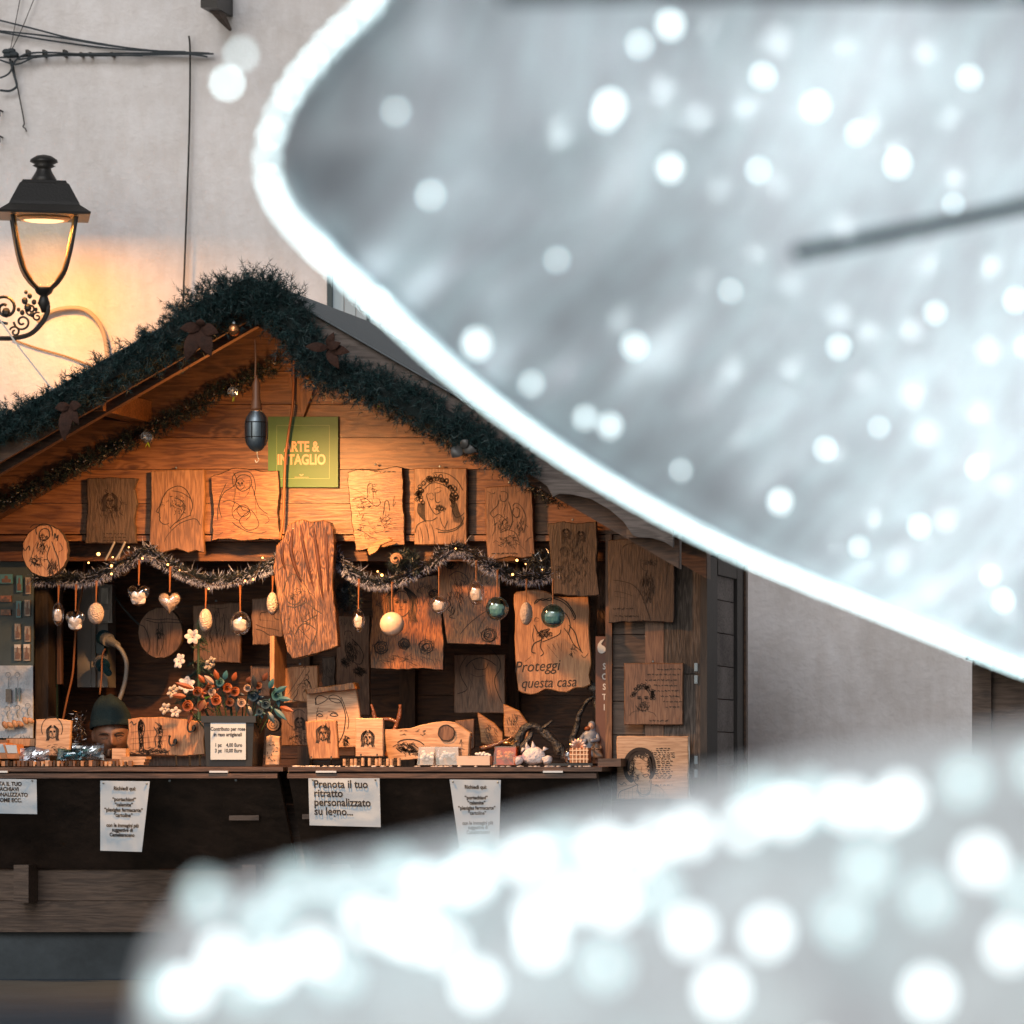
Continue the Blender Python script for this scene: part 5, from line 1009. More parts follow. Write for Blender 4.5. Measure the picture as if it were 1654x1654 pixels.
rl = [(304,1141,9,'orange','brown','orange rose at the lower left rim'),(350,1132,8.5,'orange','brown','orange rose in the front centre'),(380,1118,8,'orange','black','orange rose at the top centre'),(368,1112,8,'orange','orange','orange rose behind the top centre one'),(338,1113,7,'brown','orange','bronze rose at the upper left'),(343,1118,6.5,'white','orange','pinkish cream rosebud left of centre'),(391,1136,7,'white','black','cream rosebud right of the front centre'),(410,1125,9,'navy','navy','dark blue-grey rose on the right'),(430,1138,8,'navy','teal','dark rose low on the right rim'),(448,1124,9,'teal','teal','pale teal rose at the far right'),(400,1112,6,'white','black','cream rose behind the dark blue-grey one'),(356,1103,7,'teal','teal','teal rose with pointed petals at the top'),(320,1118,8,'orange','orange','orange rose half hidden among orange petals'),(327,1140,8,'brown','orange','bronze rose above the rim'),(372,1135,7,'brown','black','bronze rose between the orange and cream ones'),(418,1108,6,'brown','black','bronze rose at the upper right'),(420,1150,6,'navy','teal','dark rose hanging over the right rim')]
for i, (x, y, r, c1_, c2_, lb) in enumerate(rl): rose(x, y, YQ-.06+.012*(i % 5)-(.05 if y > 1128 else 0), r, c1_, c2_, lb)
lf = [(312,1112,-.9,.3,30,'orange'),(352,1098,-.3,1,18,'orange'),(362,1098,.3,1,16,'teal'),(345,1104,-.9,.8,20,'white'),(376,1100,.4,1,16,'orange'),(300,1125,-1,.1,22,'orange'),(310,1150,-.3,-1,20,'orange'),(445,1118,1,.5,22,'teal'),(450,1128,1,-.1,22,'teal'),(443,1145,.9,-.8,28,'teal'),(452,1142,1,-.3,24,'orange'),(425,1100,.5,1,16,'brown'),(412,1112,-.1,1,22,'black'),(435,1112,.4,.9,18,'teal'),(330,1103,-.6,.9,16,'orange'),(400,1104,.3,.9,12,'brown'),(433,1150,.6,-1,22,'navy'),(330,1130,-.2,-.6,22,'brown'),(340,1125,.2,-.9,20,'black'),(400,1140,.3,-.8,22,'black'),(384,1128,0,-1,24,'black')]
sl = thing('satin_leaves', P(380, 1165, YQ), 'pointed orange, teal and black satin leaves bursting out between the roses', 'leaves')
for x, y, dx, dz, ln_l, cl in lf:
    m = MB(); leafm(m, P(x, y, YQ-.09), (dx, -.15, dz), L(ln_l), L(4.6), .03); m.build('leaf', sat[cl], sl)
m = MB(); m.needle(P(350,1146,YQ-.16), Vector((.03,-.01,.035)), .008); m.needle(P(331,1128,YQ-.16), Vector((.03,-.01,.012)), .006); m.build('lime_leaf', MATS['lime_leaf'], sl)
YT = 22.42
tr = thing('christmas_tree', P(322, 1236, YT), 'small sparse artificial tree with white fabric flowers behind the bucket of roses', 'tree')
m = MB(); m.tube([P(322, 1236, YT), P(321, 1100, YT), P(320, 1000, YT)], [.010, .007, .003], 6); m.build('trunk', green, tr)
m = MB()
for k in range(46):
    y = random.uniform(1000, 1190); w = 6+(y-1000)*.26; a = random.uniform(0, 6.28); e = P(321+w*math.cos(a), y+7+(y-1000)*.06, YT)+Vector((0, L(w)*math.sin(a), 0)); s_ = P(321, y, YT); m.tube([s_, e], .0018, 4)
    for t_ in range(26):
        p = s_.lerp(e, random.uniform(.15, 1)); m.needle(p, Vector((random.gauss(0,1), random.gauss(0,1), random.gauss(0,1))).normalized()*.024, .0013, 1 if random.random() < .8 else 0)
m.build('branches', [green, ndl], tr)
def flower(x, y, r, tilt, label):
    o = thing('fabric_flower', P(x, y, YT-.1), label, 'flower', 'white fabric flowers on the small tree'); c = P(x, y, YT-.10-(.06 if x < 300 else 0))
    M_ = Matrix.Rotation(tilt, 3, 'Z') @ Matrix.Rotation(tilt*.4, 3, 'X')
    for k in range(6 if r > 9 else 5):
        a = k*6.283/(6 if r > 9 else 5)+x; m = MB(); d = M_ @ Vector((math.cos(a), -.15, math.sin(a))); nv = M_ @ Vector((0, -1, 0)); leafm(m, c, d, L(r*1.2), L(r*.42), .10, nv, True); m.build('petal', whitec, o, smooth=True)
    m = MB(); m.ell(c+M_ @ Vector((0, -.006, 0)), L(r*.17), L(r*.17), L(r*.17), 8, 6); m.build('centre', pbr('flower_bead', (.6,.45,.38), .3), o)
for q in ((311,1028,11,.3,'topmost white fabric flower of the small tree'),(291,1068,11,-.6,'white fabric flower turned aside on the upper left'),(302,1106,12,0,'largest white fabric flower, facing front'),(278,1116,10,1.0,'narrow white fabric flower on the left'),(338,1071,11,1.15,'white fabric flower turned sideways on the right'),(266,1144,9,.9,'small white fabric flower at the lower left'),(283,1150,8,.6,'small white fabric flower just above the fence board')): flower(*q)
# ------------------------------------------------------------------ goods on the counters
def cbox(name, x0, x1, y0, y1, Y, d, mat, label, cat, parts=None, jit=0):
    m = MB(); m.rnd(); a = P(x0, y1, Y); c = P(x1, y0, Y); m.extr([(a.x, a.z), (c.x, a.z), (c.x+L(jit), c.z), (a.x+L(jit), c.z)], Y, Y+d, .003); o = m.build(name, mat); return tag(o, label, cat)
for x0, x1, lb, Y in ((552,590,'grey barked short log row under the small boards', 22.0), (592,650,'brown barked longer log row under the small boards', 22.0)):
    o = thing('log_row', P((x0+x1)/2, 1237, Y), lb, 'wood slices'); n_ = int((x1-x0)/6)
    for k in range(n_):
        m = MB(); x = x0+3+k*6+random.uniform(-.6, .6); z = pz(1231, Y); m.lathe((px2x(x, Y), Y+.02, pz(1237, Y)), [(L(2.8), 0), (L(2.9), L(6)), (L(2.7), L(12+random.uniform(-1,1)))], 9); m.build('slice', bark if k % 3 == 1 else plq_p, o)
o = thing('wood_strips', P(100, 1238, 22.0), 'tray of small upright bark strips along the front of the left counter', 'wood slices')
for k in range(34):
    x = -4+k*6.4; m = MB(); m.rnd(); m.pbox(x, x+random.uniform(2.5, 5.8), 1229+random.uniform(-1, 1), 1237.5, 22.0+random.uniform(0, .01), .02); m.build('strip', random.choice([bark, plq_p, plq_c, plq_a, plq_d]), o)
def lidded(x0, x1, y0, y1, Y, shell, inner, label, tilt=0, name='favour_box'):
    o = thing(name, P((x0+x1)/2, y1, Y), label, 'box'); a = P(x0, y1, Y); c = P(x1, y0, Y)
    m = MB(); m.extr([(a.x, a.z), (c.x-L(tilt), a.z), (c.x, c.z), (a.x+L(tilt), c.z)], Y, Y+L(x1-x0)*.7, .002); m.build('box_shell', shell, o)
    m = MB(); m.box(a.x+.006, c.x-.006, Y+L(x1-x0)*.45, Y+L(x1-x0)*.5, a.z+.003, c.z-.006); m.box(a.x+.004, c.x-.004, Y+.006, Y+L(x1-x0)*.44, a.z+.001, a.z+.004); m.build('lining', pbr('orange_lining', (.5,.16,.035), .5) if shell is obox else pbr('cream_lining', (.5,.38,.30), .6), o)
    cx, cz = (a.x+c.x)/2, (a.z+c.z)/2
    for k in range(16):
        m = MB(); m.ell((cx+random.uniform(-.3,.3)*(c.x-a.x), Y+.012+random.uniform(0,.02), cz+random.uniform(-.18,.22)*(c.z-a.z)), .010, .007, .0075, 8, 6)
        m.build('sugared_almond', inner, o, smooth=True)
    return o
almond = pbr('white_sugar', (.75,.70,.68), .35)
obox = glassm('orange_plastic', (.85,.5,.25), .2, .25)
lidded(673,703,1206,1236,22.03, clear, almond, 'small clear box of white sugared almonds, left of the frosty one', 3)
lidded(704,740,1206,1236,22.03, frosty, almond, 'frosty plastic box of white almonds on the right counter', -2)
lidded(796,834,1205,1236,22.03, obox, almond, 'orange see-through box of white almonds', 3)
o = thing('card_box', P(765, 1236, 22.02), 'cream card box with a thumb notch and white almonds behind it', 'box')
m = MB(); q = [(738,1236),(738,1221),(755,1221),(757,1225),(762,1225),(764,1221),(791,1221),(791,1236)]; m.extr([(P(x, y, 22.02).x, P(x, y, 22.02).z) for x, y in reversed(q)], 22.02, 22.023); m.pbox(738, 791, 1221, 1236, 22.08, .003); m.pbox(738, 739.5, 1221, 1236, 22.024, .055); m.pbox(789.5, 791, 1221, 1236, 22.024, .055); m.build('card', pbr('cream_card', (.62,.48,.38), .6), o)
for k in range(8): m = MB(); m.ell(P(770+k*2.9, 1218+random.uniform(-2,2), 22.06), .008, .007, .006, 8, 6); m.build('almond', almond, o)
o = thing('tulle_bag', P(863, 1236, 22.03), 'white tulle favour bag with pointed corners beside the orange box', 'bag')
m = MB(); m.ell(P(863, 1222, 22.07), L(20), L(12), L(15), 18, 11); 
for v in m.v: v += Vector((noise.noise(v*30)*.01, 0, noise.noise(v*26+Vector((3,3,3)))*.012))
for x, y in ((850,1199),(860,1197),(878,1206),(843,1208)): m.tube([P(x+3, 1212, 22.07), P(x, y, 22.07)], [.016, .001], 6)
m.build('tulle', pbr('white_tulle', (.66,.60,.60), .7, bump=.7, bscale=60), o, smooth=True)
for x, lb in ((837,'small white wrapped sweet between the orange box and tulle bag'),(884,'small white wrapped sweet right of the tulle bag')):
    m = MB(); m.ell(P(x, 1228, 22.05), L(8), L(8), L(8), 14, 9)
    for v in m.v: v += Vector((noise.noise(v*50)*.01, 0, noise.noise(v*46)*.01))
    tag(m.build('wrapped_sweet', MATS['white_tulle'], smooth=True), lb, 'sweet')
m = MB(); m.pbox(886, 957, 1233, 1237, 22.02, .12); tag(m.build('tray', blackp), 'thin black tray at the right end of the counter', 'tray')
o = thing('gift_box', P(934, 1232, 22.04), 'copper foil gift box with a woven gold ribbon grid and bow, on the black tray', 'gift box')
m = MB(); m.pbox(920, 950, 1208, 1232, 22.06, .07); m.build('box_body', pbr('orange_foil', (.45,.17,.07), .35, .5, bump=.5, bscale=60), o)
m = MB()
for x in (925, 931, 937, 943, 948): m.pbox(x-.8, x+.8, 1207.5, 1232, 22.056, .004)
for y in (1212, 1219, 1226): m.pbox(919.7, 950.3, y-.8, y+.8, 22.054, .004)
m.build('ribbon', pbr('pale_gold', (.75,.45,.28), .3, .7), o)
m = MB()
for k in range(7): leafm(m, P(935, 1207, 22.08), (math.cos(k*.5), -.3, math.sin(k*.5)+.2), .04, .010, .3)
m.build('bow', pbr('pale_copper', (.7,.45,.35), .35, .6), o)
m = MB(); m.ell(P(918, 1221, 22.10), L(8), L(8), L(12), 14, 9); tag(m.build('frosted_egg', frosty, smooth=True), 'frosted grey egg behind the copper gift box', 'ornament')
# driftwood arch sculpture with figurines
def root(mb, pts, r, tw=.012, Y=22.5):
    pp = path(pts, Y, 6); n_ = len(pp); mb.tube([p+Vector((noise.noise(p*14)*tw, noise.noise(p*14+Vector((5,0,0)))*tw, noise.noise(p*17)*tw)) for p in pp], [max(.003, L(r)*(1-.55*i/n_)*(1+.3*noise.noise(p*30))) for i, p in enumerate(pp)], 9)
drift = pbr('driftwood', (.022,.02,.02), .45, bump=1, bscale=40, var=.7, vscale=16)
o = thing('root_sculpture', P(962, 1224, 22.45), 'tall dark root sculpture sheltering a robed figurine, right end of the counter', 'sculpture')
m = MB()
for q, r in (([(985,1228),(983,1190),(978,1150),(968,1120),(952,1100),(944,1096)], 9), ([(975,1228),(970,1180),(966,1140),(962,1118)], 8), ([(930,1226),(926,1200),(929,1175),(942,1145),(955,1125),(968,1118)], 6), ([(992,1228),(988,1200),(982,1170),(976,1140)], 8), ([(968,1122),(960,1112),(950,1110)], 8)): root(m, q, r, .014, 22.48)
m.ell(P(960, 1113, 22.42), L(10), L(6), L(7), 12, 8); m.build('root', drift, o, smooth=True)
def figurine(x, y, h, Y, label, robe, head=True, lean=0):
    o = thing('figurine', P(x, y, Y), label, 'figurine'); c = P(x, y, Y); hh_ = L(h); m = MB()
    m.lathe(c, [(hh_*.30, 0), (hh_*.30, hh_*.12), (hh_*.22, hh_*.35), (hh_*.2, hh_*.5), (hh_*.19, hh_*.66), (hh_*.1, hh_*.76), (.001, hh_*.78)], 16, 0, 1, .7)
    for v in m.v: v += Vector((noise.noise(v*35)*.010+lean*(v.z-c.z), noise.noise(v*35+Vector((9,0,0)))*.008, 0))
    for s_ in (-1, 1): m.tube(smooth_path([c+Vector((s_*hh_*.17+lean*hh_*.6, 0, hh_*.64)), c+Vector((s_*hh_*.24+lean*hh_*.5, -.02, hh_*.46)), c+Vector((s_*hh_*.06+lean*hh_*.5, -.045, hh_*.45))], 3), hh_*.06, 7)
    m.build('robe', robe, o, smooth=True)
    m = MB(); hd = c+Vector((lean*hh_*.85, -.008, hh_*.86)); m.ell(hd, hh_*.085, hh_*.09, hh_*.11, 12, 8); m.ell(hd+Vector((0, -hh_*.09, -.002)), hh_*.02, hh_*.02, hh_*.03, 6, 4); m.build('head', pbr('figurine_skin', (.45,.28,.2), .5), o, smooth=True)
    m = MB(); m.ell(hd+Vector((0, hh_*.03, hh_*.02)), hh_*.11, hh_*.10, hh_*.13, 12, 8); m.tube([hd+Vector((0, hh_*.06, 0)), hd+Vector((0, hh_*.09, -hh_*.25))], [hh_*.1, hh_*.13], 8); m.build('veil', robe, o, smooth=True)
figurine(950,1222,58,22.36,'grey and blue robed figurine holding an orange bundle under the root arch', pbr('blue_grey_glaze', (.16,.18,.22), .4, var=.7, vscale=30), lean=.12)
m = MB(); m.ell(P(949, 1177, 22.28), L(5), L(4), L(4), 10, 7); tag(m.build('orange_bundle', sat['orange'], smooth=True), 'small orange bundle held by the robed figurine', 'bundle')
figurine(966,1224,32,22.34,'shorter brown robed figurine at the foot of the root sculpture', pbr('brown_glaze', (.15,.10,.07), .5, var=.5, vscale=30), lean=-.1)
o = thing('root_arch', P(870, 1222, 22.4), 'low black root arch behind the tulle bag', 'sculpture'); m = MB()
for q, r in (([(838,1220),(836,1195),(845,1178),(858,1173),(872,1182),(885,1195),(905,1215),(912,1222)], 9), ([(905,1220),(890,1195),(875,1180)], 9), ([(850,1222),(848,1200),(856,1182)], 8), ([(868,1178),(882,1168),(890,1160)], 4), ([(915,1222),(903,1205),(893,1200)], 8)): root(m, q, r, .016, 22.42)
m.build('root', drift, o, smooth=True)
m = MB()
for k in range(14): m.needle(P(816+random.uniform(0,12), 1202, 22.2), Vector((random.uniform(-.01,.04), -.01, random.uniform(0,.03))), .004)
m.ell(P(818, 1200, 22.2), L(6), L(4), L(3), 10, 6); tag(m.build('gold_foil_bow', pbr('gold_foil', (.8,.5,.18), .25, .9)), 'crumpled gold foil bow lying behind the orange box', 'bow')
o = thing('root_branch', P(630, 1225, 22.36), 'glossy brown forked branch standing behind the small pale board', 'branch'); m = MB()
for q, r in (([(626,1222),(632,1200),(638,1180),(642,1162),(645,1148),(646,1138)], 5.5), ([(641,1168),(630,1162),(618,1160),(606,1160),(602,1150)], 4), ([(606,1165),(604,1150),(600,1138)], 3.5)): root(m, q, r, .006, 22.36)
m.build('branch', pbr('varnished_root', (.14,.05,.02), .15, bump=.6, bscale=40, var=.6, vscale=20), o, smooth=True)
o = thing('root_branch', P(800, 1215, 22.45), 'thin brown root lying across behind the card box', 'branch'); m = MB(); root(m, [(775,1210),(795,1205),(812,1198),(828,1190)], 5, .006, 22.4); m.build('branch', MATS['varnished_root'], o, smooth=True)
# left counter goods
ocard = pbr('orange_card', (.40,.15,.05), .5, var=.2, vscale=9)
def tbox(x0, x1, y0, y1, Y, d, sk, mat, label, cat='box', name='card_box', top=None):
    o = thing(name, P((x0+x1)/2, y1, Y), label, cat); a = P(x0, y1, Y); c = P(x1, y0, Y); m = MB()
    m.extr([(a.x, a.z), (c.x, a.z), (c.x+L(sk), c.z), (a.x+L(sk), c.z)], Y, Y+d, .003); m.build('box_body', mat, o)
    m = MB(); w = c.x-a.x; m.add([(a.x+L(sk)*.8+w*.15, Y-.002, c.z-.004), (c.x+L(sk)*.5-w*.15, Y-.002, c.z-.004), (c.x+L(sk)*.3-w*.15, Y-.002, a.z+.4*(c.z-a.z)), (a.x+L(sk)*.3+w*.15, Y-.002, a.z+.4*(c.z-a.z))], [(0,1,2,3)]); m.build('label_panel', top or paper, o); return o
tbox(-12,18,1200,1226,22.06,.1,-8,ocard,'orange card box with a pale label, cut by the left edge')
tbox(12,34,1202,1226,22.05,.1,-8,ocard,'orange card box with a white label, second from the left edge')
m = MB(); m.rnd(); m.pbox(10, 56, 1193, 1205, 22.22, .06); tag(m.build('wood_block', plq_a), 'light wooden block behind the orange card boxes', 'block')
m = MB(); m.rnd(); m.pbox(-10, 12, 1195, 1202, 22.2, .06); tag(m.build('wood_block', plq_b), 'orange wooden block at the very left edge of the counter', 'block')
def packet(x0, x1, y0, y1, Y, mat, label, inner):
    o = thing('plastic_packet', P((x0+x1)/2, y1, Y), label, 'packet'); m = MB(); nx, ny = 9, 6; vs = []; fs = []
    for s_ in (0, 1):
        for j in range(ny+1):
            for i in range(nx+1):
                u_, v_ = i/nx, j/ny; p = P(x0+(x1-x0)*u_, y1+(y0-y1)*v_, Y); bl_ = math.sin(math.pi*u_)*math.sin(math.pi*v_)*.014+noise.noise(p*40+Vector((s_*9,0,0)))*.006; vs.append(p+Vector((noise.noise(p*33)*.005, (bl_ if s_ else -bl_), noise.noise(p*31)*.006)))
    k_ = (nx+1)*(ny+1)
    for s_ in (0, 1):
        for j in range(ny):
            for i in range(nx): q = s_*k_+j*(nx+1)+i; fs.append((q, q+1, q+nx+2, q+nx+1))
    m.add(vs, fs); m.build('film', mat, o)
    m = MB(); m.rnd(); m.pbox(x0+(x1-x0)*.15, x1-(x1-x0)*.15, y0+(y1-y0)*.25, y1, Y+.02, .012); m.build('contents', inner, o)
packet(32,80,1208,1230,22.04, frosty, 'crumpled clear packet in front of the small haloed board', plq_c)
packet(93,131,1209,1227,22.05, tealg, 'teal wrapped packet at the middle of the left counter', MATS['teal_foil'])
packet(117,168,1200,1227,22.10, frosty, 'taller clear packet behind the teal one', pbr('dark_teal_card', (.015,.05,.055), .4))
m = MB(); c = P(177, 1225, 22.1); m.lathe(c, [(L(6), 0), (L(7), L(4)), (L(6), L(14)), (L(5.4), L(16)), (L(5), L(16)), (L(5.4), L(3))], 16); m.tube([c+Vector((-L(6), 0, L(13))), c+Vector((-L(11), 0, L(9))), c+Vector((-L(6), 0, L(4)))], .003, 5)
tag(m.build('metal_cup', pbr('dark_bronze', (.05,.025,.015), .25, .7), smooth=True), 'tiny dark bronze cup beside the pale wooden cube', 'cup')
m = MB(); m.rnd(); m.pbox(181, 203, 1209, 1226, 22.06, .06); tag(m.build('wood_cube', plq_p), 'pale wooden cube under the face of the seller', 'block')
o = thing('wood_stack', P(205, 1236, 22.05), 'little stack of thin pale wooden tiles at the foot of the fence board', 'wood tiles')
for k in range(3): m = MB(); m.rnd(); m.pbox(196-k*3, 236-k*2, 1222+k*4.6, 1226.2+k*4.6, 22.04, .08); m.build('tile', plq_p, o)
for x0, x1, Y in ((225,235,22.14),(275,288,22.16),(308,318,22.15)):
    pass
o = thing('wood_rack', P(275, 1236, 22.12), 'dark slanted wooden support under the fence board', 'rack'); m = MB(); m.rnd(); m.pbox(222, 335, 1222, 1237, 22.24, .02); m.build('rail', plq_d, o)
for x in (284, 306, 322): m = MB(); m.tube([P(x, 1220, 22.14), P(x+1, 1237, 22.1)], .004, 5); m.build('leg', iron, o)
m = MB()
for k in range(500): m.needle(P(125+random.gauss(0,6), 1178+random.gauss(0,11), 22.35), Vector((random.gauss(0,1), random.gauss(0,1), random.gauss(0,1))).normalized()*.022, .0018, 0 if random.random() < .6 else 1)
tag(m.build('tinsel_bundle', [pbr('bronze_tinsel', (.07,.035,.018), .3, .6), silver]), 'glinting bronze tinsel bundle left of the beanie', 'tinsel')
# snow-like cotton edge on counter
m = MB()
for k in range(90): m.ell(P(475+random.random()*480 if k > 25 else 475+random.random()*50, 1238, YC+.01+random.random()*.04), random.uniform(.006,.014), .006, random.uniform(.002,.0045), 7, 4)
struct(tag(m.build('cotton_trim', whitec, smooth=True), 'thin line of white cotton along the right counter edge', 'cotton'), 'stuff')
# ------------------------------------------------------------------ paper notices on the flaps
def flapY(y): return YC+.005+(y-1250)/153*.325
def notice(quad, lines, label, cols=1):
    # quad: px corners TL TR BR BL ; sheet follows the sloping flap, lightly curled
    Yn = YC-.022; m = MB(); nx, ny = 20, 26; vs = []; fs = []
    TL, TR, BR, BL = [Vector(q) for q in quad]
    sd_ = random.random()*50
    def pos(u_, v_, lift=0):
        q = TL.lerp(TR, u_).lerp(BL.lerp(BR, u_), v_); yb = Yn+.012*v_+noise.noise(Vector((u_*2.5, v_*2.2, sd_)))*.006+noise.noise(Vector((u_*7, v_*5, sd_)))*.002
        return P(q.x, q.y, yb-lift)
    for j in range(ny+1):
        for i in range(nx+1): vs.append(pos(i/nx, j/ny))
    for j in range(ny):
        for i in range(nx): q = j*(nx+1)+i; fs.append((q, q+1, q+nx+2, q+nx+1))
    m.add(vs, fs); o = tag(m.build('notice', paper, smooth=True), label, 'notice')
    m = MB(); w = (TR-TL).length; h = (BL-TL).length
    for s_, u0, v0, size, al in lines:
        t = MB(); text(t, s_, 0, 0, size, 1.0, al, bold=.02+(.014 if size < 12 else 0), sx=.9)
        # map flat text (P at Y=1) back to sheet coordinates
        nv_ = [pos(u0+((PX+v.x*F))/w, v0+((PY-(v.z-H)*F))/h, .0035) for v in t.v]
        m.add(nv_, t.f)
    m.build('lettering', ink, o)
    m = MB()
    for u_, v_ in ((.06, .035), (.94, .035)): m.ell(pos(u_, v_, .004), .004, .003, .004, 8, 5)
    m.build('pin', steel, o)
lst = [('Richiedi qui:', .13), ('“portachiavi”', .285), ('“calamite”', .36), ('“plexiglas fermacarte”', .435), ('“cartoline”', .51), ('con le immagini più', .655), ('suggestive di', .72), ('Castelsaraceno', .79)]
notice([(-62,1257),(59,1259),(60,1315),(-62,1313)], [('PRENOTA IL TUO', .80, .19, 8.8, 'RIGHT'), ('PORTACHIAVI', .76, .34, 8.8, 'RIGHT'), ('PERSONALIZZATO', .88, .50, 8.8, 'RIGHT'), ('CON NOME ECC.', .80, .66, 8.8, 'RIGHT')], 'white notice reading PRENOTA IL TUO PORTACHIAVI, cut by the left edge')
notice([(162,1261),(242,1262),(229,1376),(162,1374)], [(a, .5, v, 8.3, 'CENTER') for a, v in lst], 'long crumpled notice headed Richiedi qui, on the left flap')
notice([(498,1257),(613,1257),(615,1336),(500,1333)], [('Prenota il tuo', .07, .20, 17.5, 'LEFT'), ('ritratto', .07, .39, 17.5, 'LEFT'), ('personalizzato', .07, .58, 17.5, 'LEFT'), ('su legno...', .07, .77, 17.5, 'LEFT')], 'wide white notice reading Prenota il tuo ritratto personalizzato su legno')
notice([(726,1259),(809,1260),(806,1369),(742,1371)], [(a, .5, v, 8.3, 'CENTER') for a, v in lst], 'long curled notice headed Richiedi qui, on the right flap')
# ------------------------------------------------------------------ foreground light sculptures (out of focus)
def veil(name, col, tr, transl=.5, em=0):
    m = bpy.data.materials.new(name); m.use_nodes = True; t = m.node_tree; N = t.nodes; K = t.links.new
    N.remove(N['Principled BSDF']); o = N['Material Output']
    tc = N.new('ShaderNodeTexCoord'); mp = N.new('ShaderNodeMapping'); mp.inputs['Scale'].default_value = (11, 11, 4); mp.inputs['Rotation'].default_value = (0, R(-14), 0)
    ns = N.new('ShaderNodeTexNoise'); ns.inputs['Scale'].default_value = 1.6; ns.inputs['Detail'].default_value = 7; ns.inputs['Roughness'].default_value = .62
    K(tc.outputs['Object'], mp.inputs[0]); K(mp.outputs[0], ns.inputs['Vector'])
    r = N.new('ShaderNodeValToRGB'); r.color_ramp.elements[0].position = .36; r.color_ramp.elements[1].position = .64
    r.color_ramp.elements[0].color = (*[c*.58 for c in col], 1); r.color_ramp.elements[1].color = (*col, 1); r.color_ramp.elements[0].color = (col[0]*.78, col[1]*.72, col[2]*.73, 1)
    K(ns.outputs['Fac'], r.inputs[0])
    d = N.new('ShaderNodeBsdfDiffuse'); tl = N.new('ShaderNodeBsdfTranslucent'); tp = N.new('ShaderNodeBsdfTransparent'); tp.inputs[0].default_value = (1,1,1,1)
    K(r.outputs[0], d.inputs[0]); K(r.outputs[0], tl.inputs[0])
    a = N.new('ShaderNodeMixShader'); a.inputs[0].default_value = transl; K(d.outputs[0], a.inputs[1]); K(tl.outputs[0], a.inputs[2])
    b = N.new('ShaderNodeMixShader'); b.inputs[0].default_value = tr; K(a.outputs[0], b.inputs[1]); K(tp.outputs[0], b.inputs[2]); K(b.outputs[0], o.inputs[0])
    return m
led = emit('cold_led', (.76, .97, 1), 16); led_dim = emit('cold_led_dim', (.74, .94, .97), 7); tubem = emit('glowing_tube', (.76, .96, 1), .9)
def mcopy(o, loc, parent):
    c = o.copy(); COL.objects.link(c); c.parent = parent; c.location = Vector(loc)-WL[parent.name]; return c
def ledmesh(r, mat):
    m = MB(); m.ell((0,0,0), r, r, r*1.2, 8, 6); o = m.build('led', mat, loc=(0,0,0)); me = o.data; bpy.data.objects.remove(o); return me
def put(me, name, loc, parent, sc=1):
    o = bpy.data.objects.new(name, me); COL.objects.link(o); o.parent = parent; o.location = Vector(loc)-WL[parent.name]; o.scale = (sc,)*3; return o
def at_len(pts, step):
    out = [pts[0]]; acc = 0
    for a, b in zip(pts[:-1], pts[1:]):
        l = (b-a).length
        while acc+l >= step: f = (step-acc)/l; a = a.lerp(b, f); out.append(a); l = (b-a).length; acc = 0
        acc += l
    return out
u1 = thing('light_sculpture', P(1300, 500, 6.2), 'huge blurred white tinsel wing edged with a bright LED rope hanging across the view', 'light decoration')
rp0 = [(700,-160,5.0),(640,-60,5.0),(600,5,5.0),(540,62,5.0),(482,130,5.0),(445,200,5.0),(432,268,5.0),(452,330,5.05),(500,388,5.1),(560,444,5.2),(620,500,5.3),(700,574,5.4),(800,656,5.55),(900,728,5.7),(1000,790,5.85),(1100,846,6.0),(1200,896,6.15),(1300,939,6.3),(1400,980,6.45),(1500,1022,6.6),(1600,1063,6.7),(1700,1100,6.8),(1850,1150,7.0),(2050,1205,7.2)]
rp = [(x,y,z*1.16+(max(0,x-430)/1600)*1.0) for x,y,z in rp0]
ropeA = path(rp, 6, 8)
m = MB(); m.tube(ropeA, .0052, 6); m.build('rope_light', tubem, u1, smooth=True)
bead = ledmesh(.0052, led); beadd = ledmesh(.0046, led_dim)
q = at_len(ropeA, .026)
vis = [p for p in q if PY-60 > 0 and -40 < PX+p.x*F/p.y < 1700 and -60 < PY-(p.z-H)*F/p.y]
sb = MB()
for i, p in enumerate(vis):
    if i < len(vis): 
        if i % 2 == 0 and i//2 < 95: put(bead, 'led', p, u1)
        else: sb.ell(p, .0052, .0052, .0062, 7, 5)
o = sb.build('led_chain', led, u1); struct(o, 'stuff')
# second strand slightly inside the edge
st2 = MB()
for p in at_len([p+Vector((.010, .05, .016)) for p in ropeA], .026): st2.ell(p, .004, .004, .004, 7, 5)
struct(st2.build('inner_led_chain', led_dim, u1), 'stuff')
m = MB(); m.tube([p+Vector((.008, .05, .004)) for p in ropeA], .009, 6); m.build('frame_tube', pbr('white_metal', (.6,.62,.65), .4), u1)
def loft(A, B, nt, bulge, amp, fq, back, name, mat, parent):
    nA = len(A); vs = []; fs = []
    for side in (0, 1):
        for i in range(nA):
            for j in range(nt+1):
                t = j/nt; p = A[i].lerp(B[i], t); b = math.sin(math.pi*min(1, t*1.0))
                w = noise.noise(Vector((p.x*fq, p.z*fq*.5, side*7)))*amp+noise.noise(Vector((p.x*fq*3.1, p.z*fq*1.3, 3+side*7)))*amp*.4
                e = min(1, t*6)
                vs.append(p+Vector((0, (-bulge*b if side == 0 else back*b)+w*e, 0)))
    m = nt+1; o = nA*m
    for s in (0, 1):
        for i in range(nA-1):
            for j in range(nt):
                f = (s*o+i*m+j, s*o+(i+1)*m+j, s*o+(i+1)*m+j+1, s*o+i*m+j+1); fs.append(f if s else tuple(reversed(f)))
    mb = MB(); mb.add(vs, fs); return mb.build(name, mat, parent, smooth=True)
A = ropeA[::2]; nA = len(A)
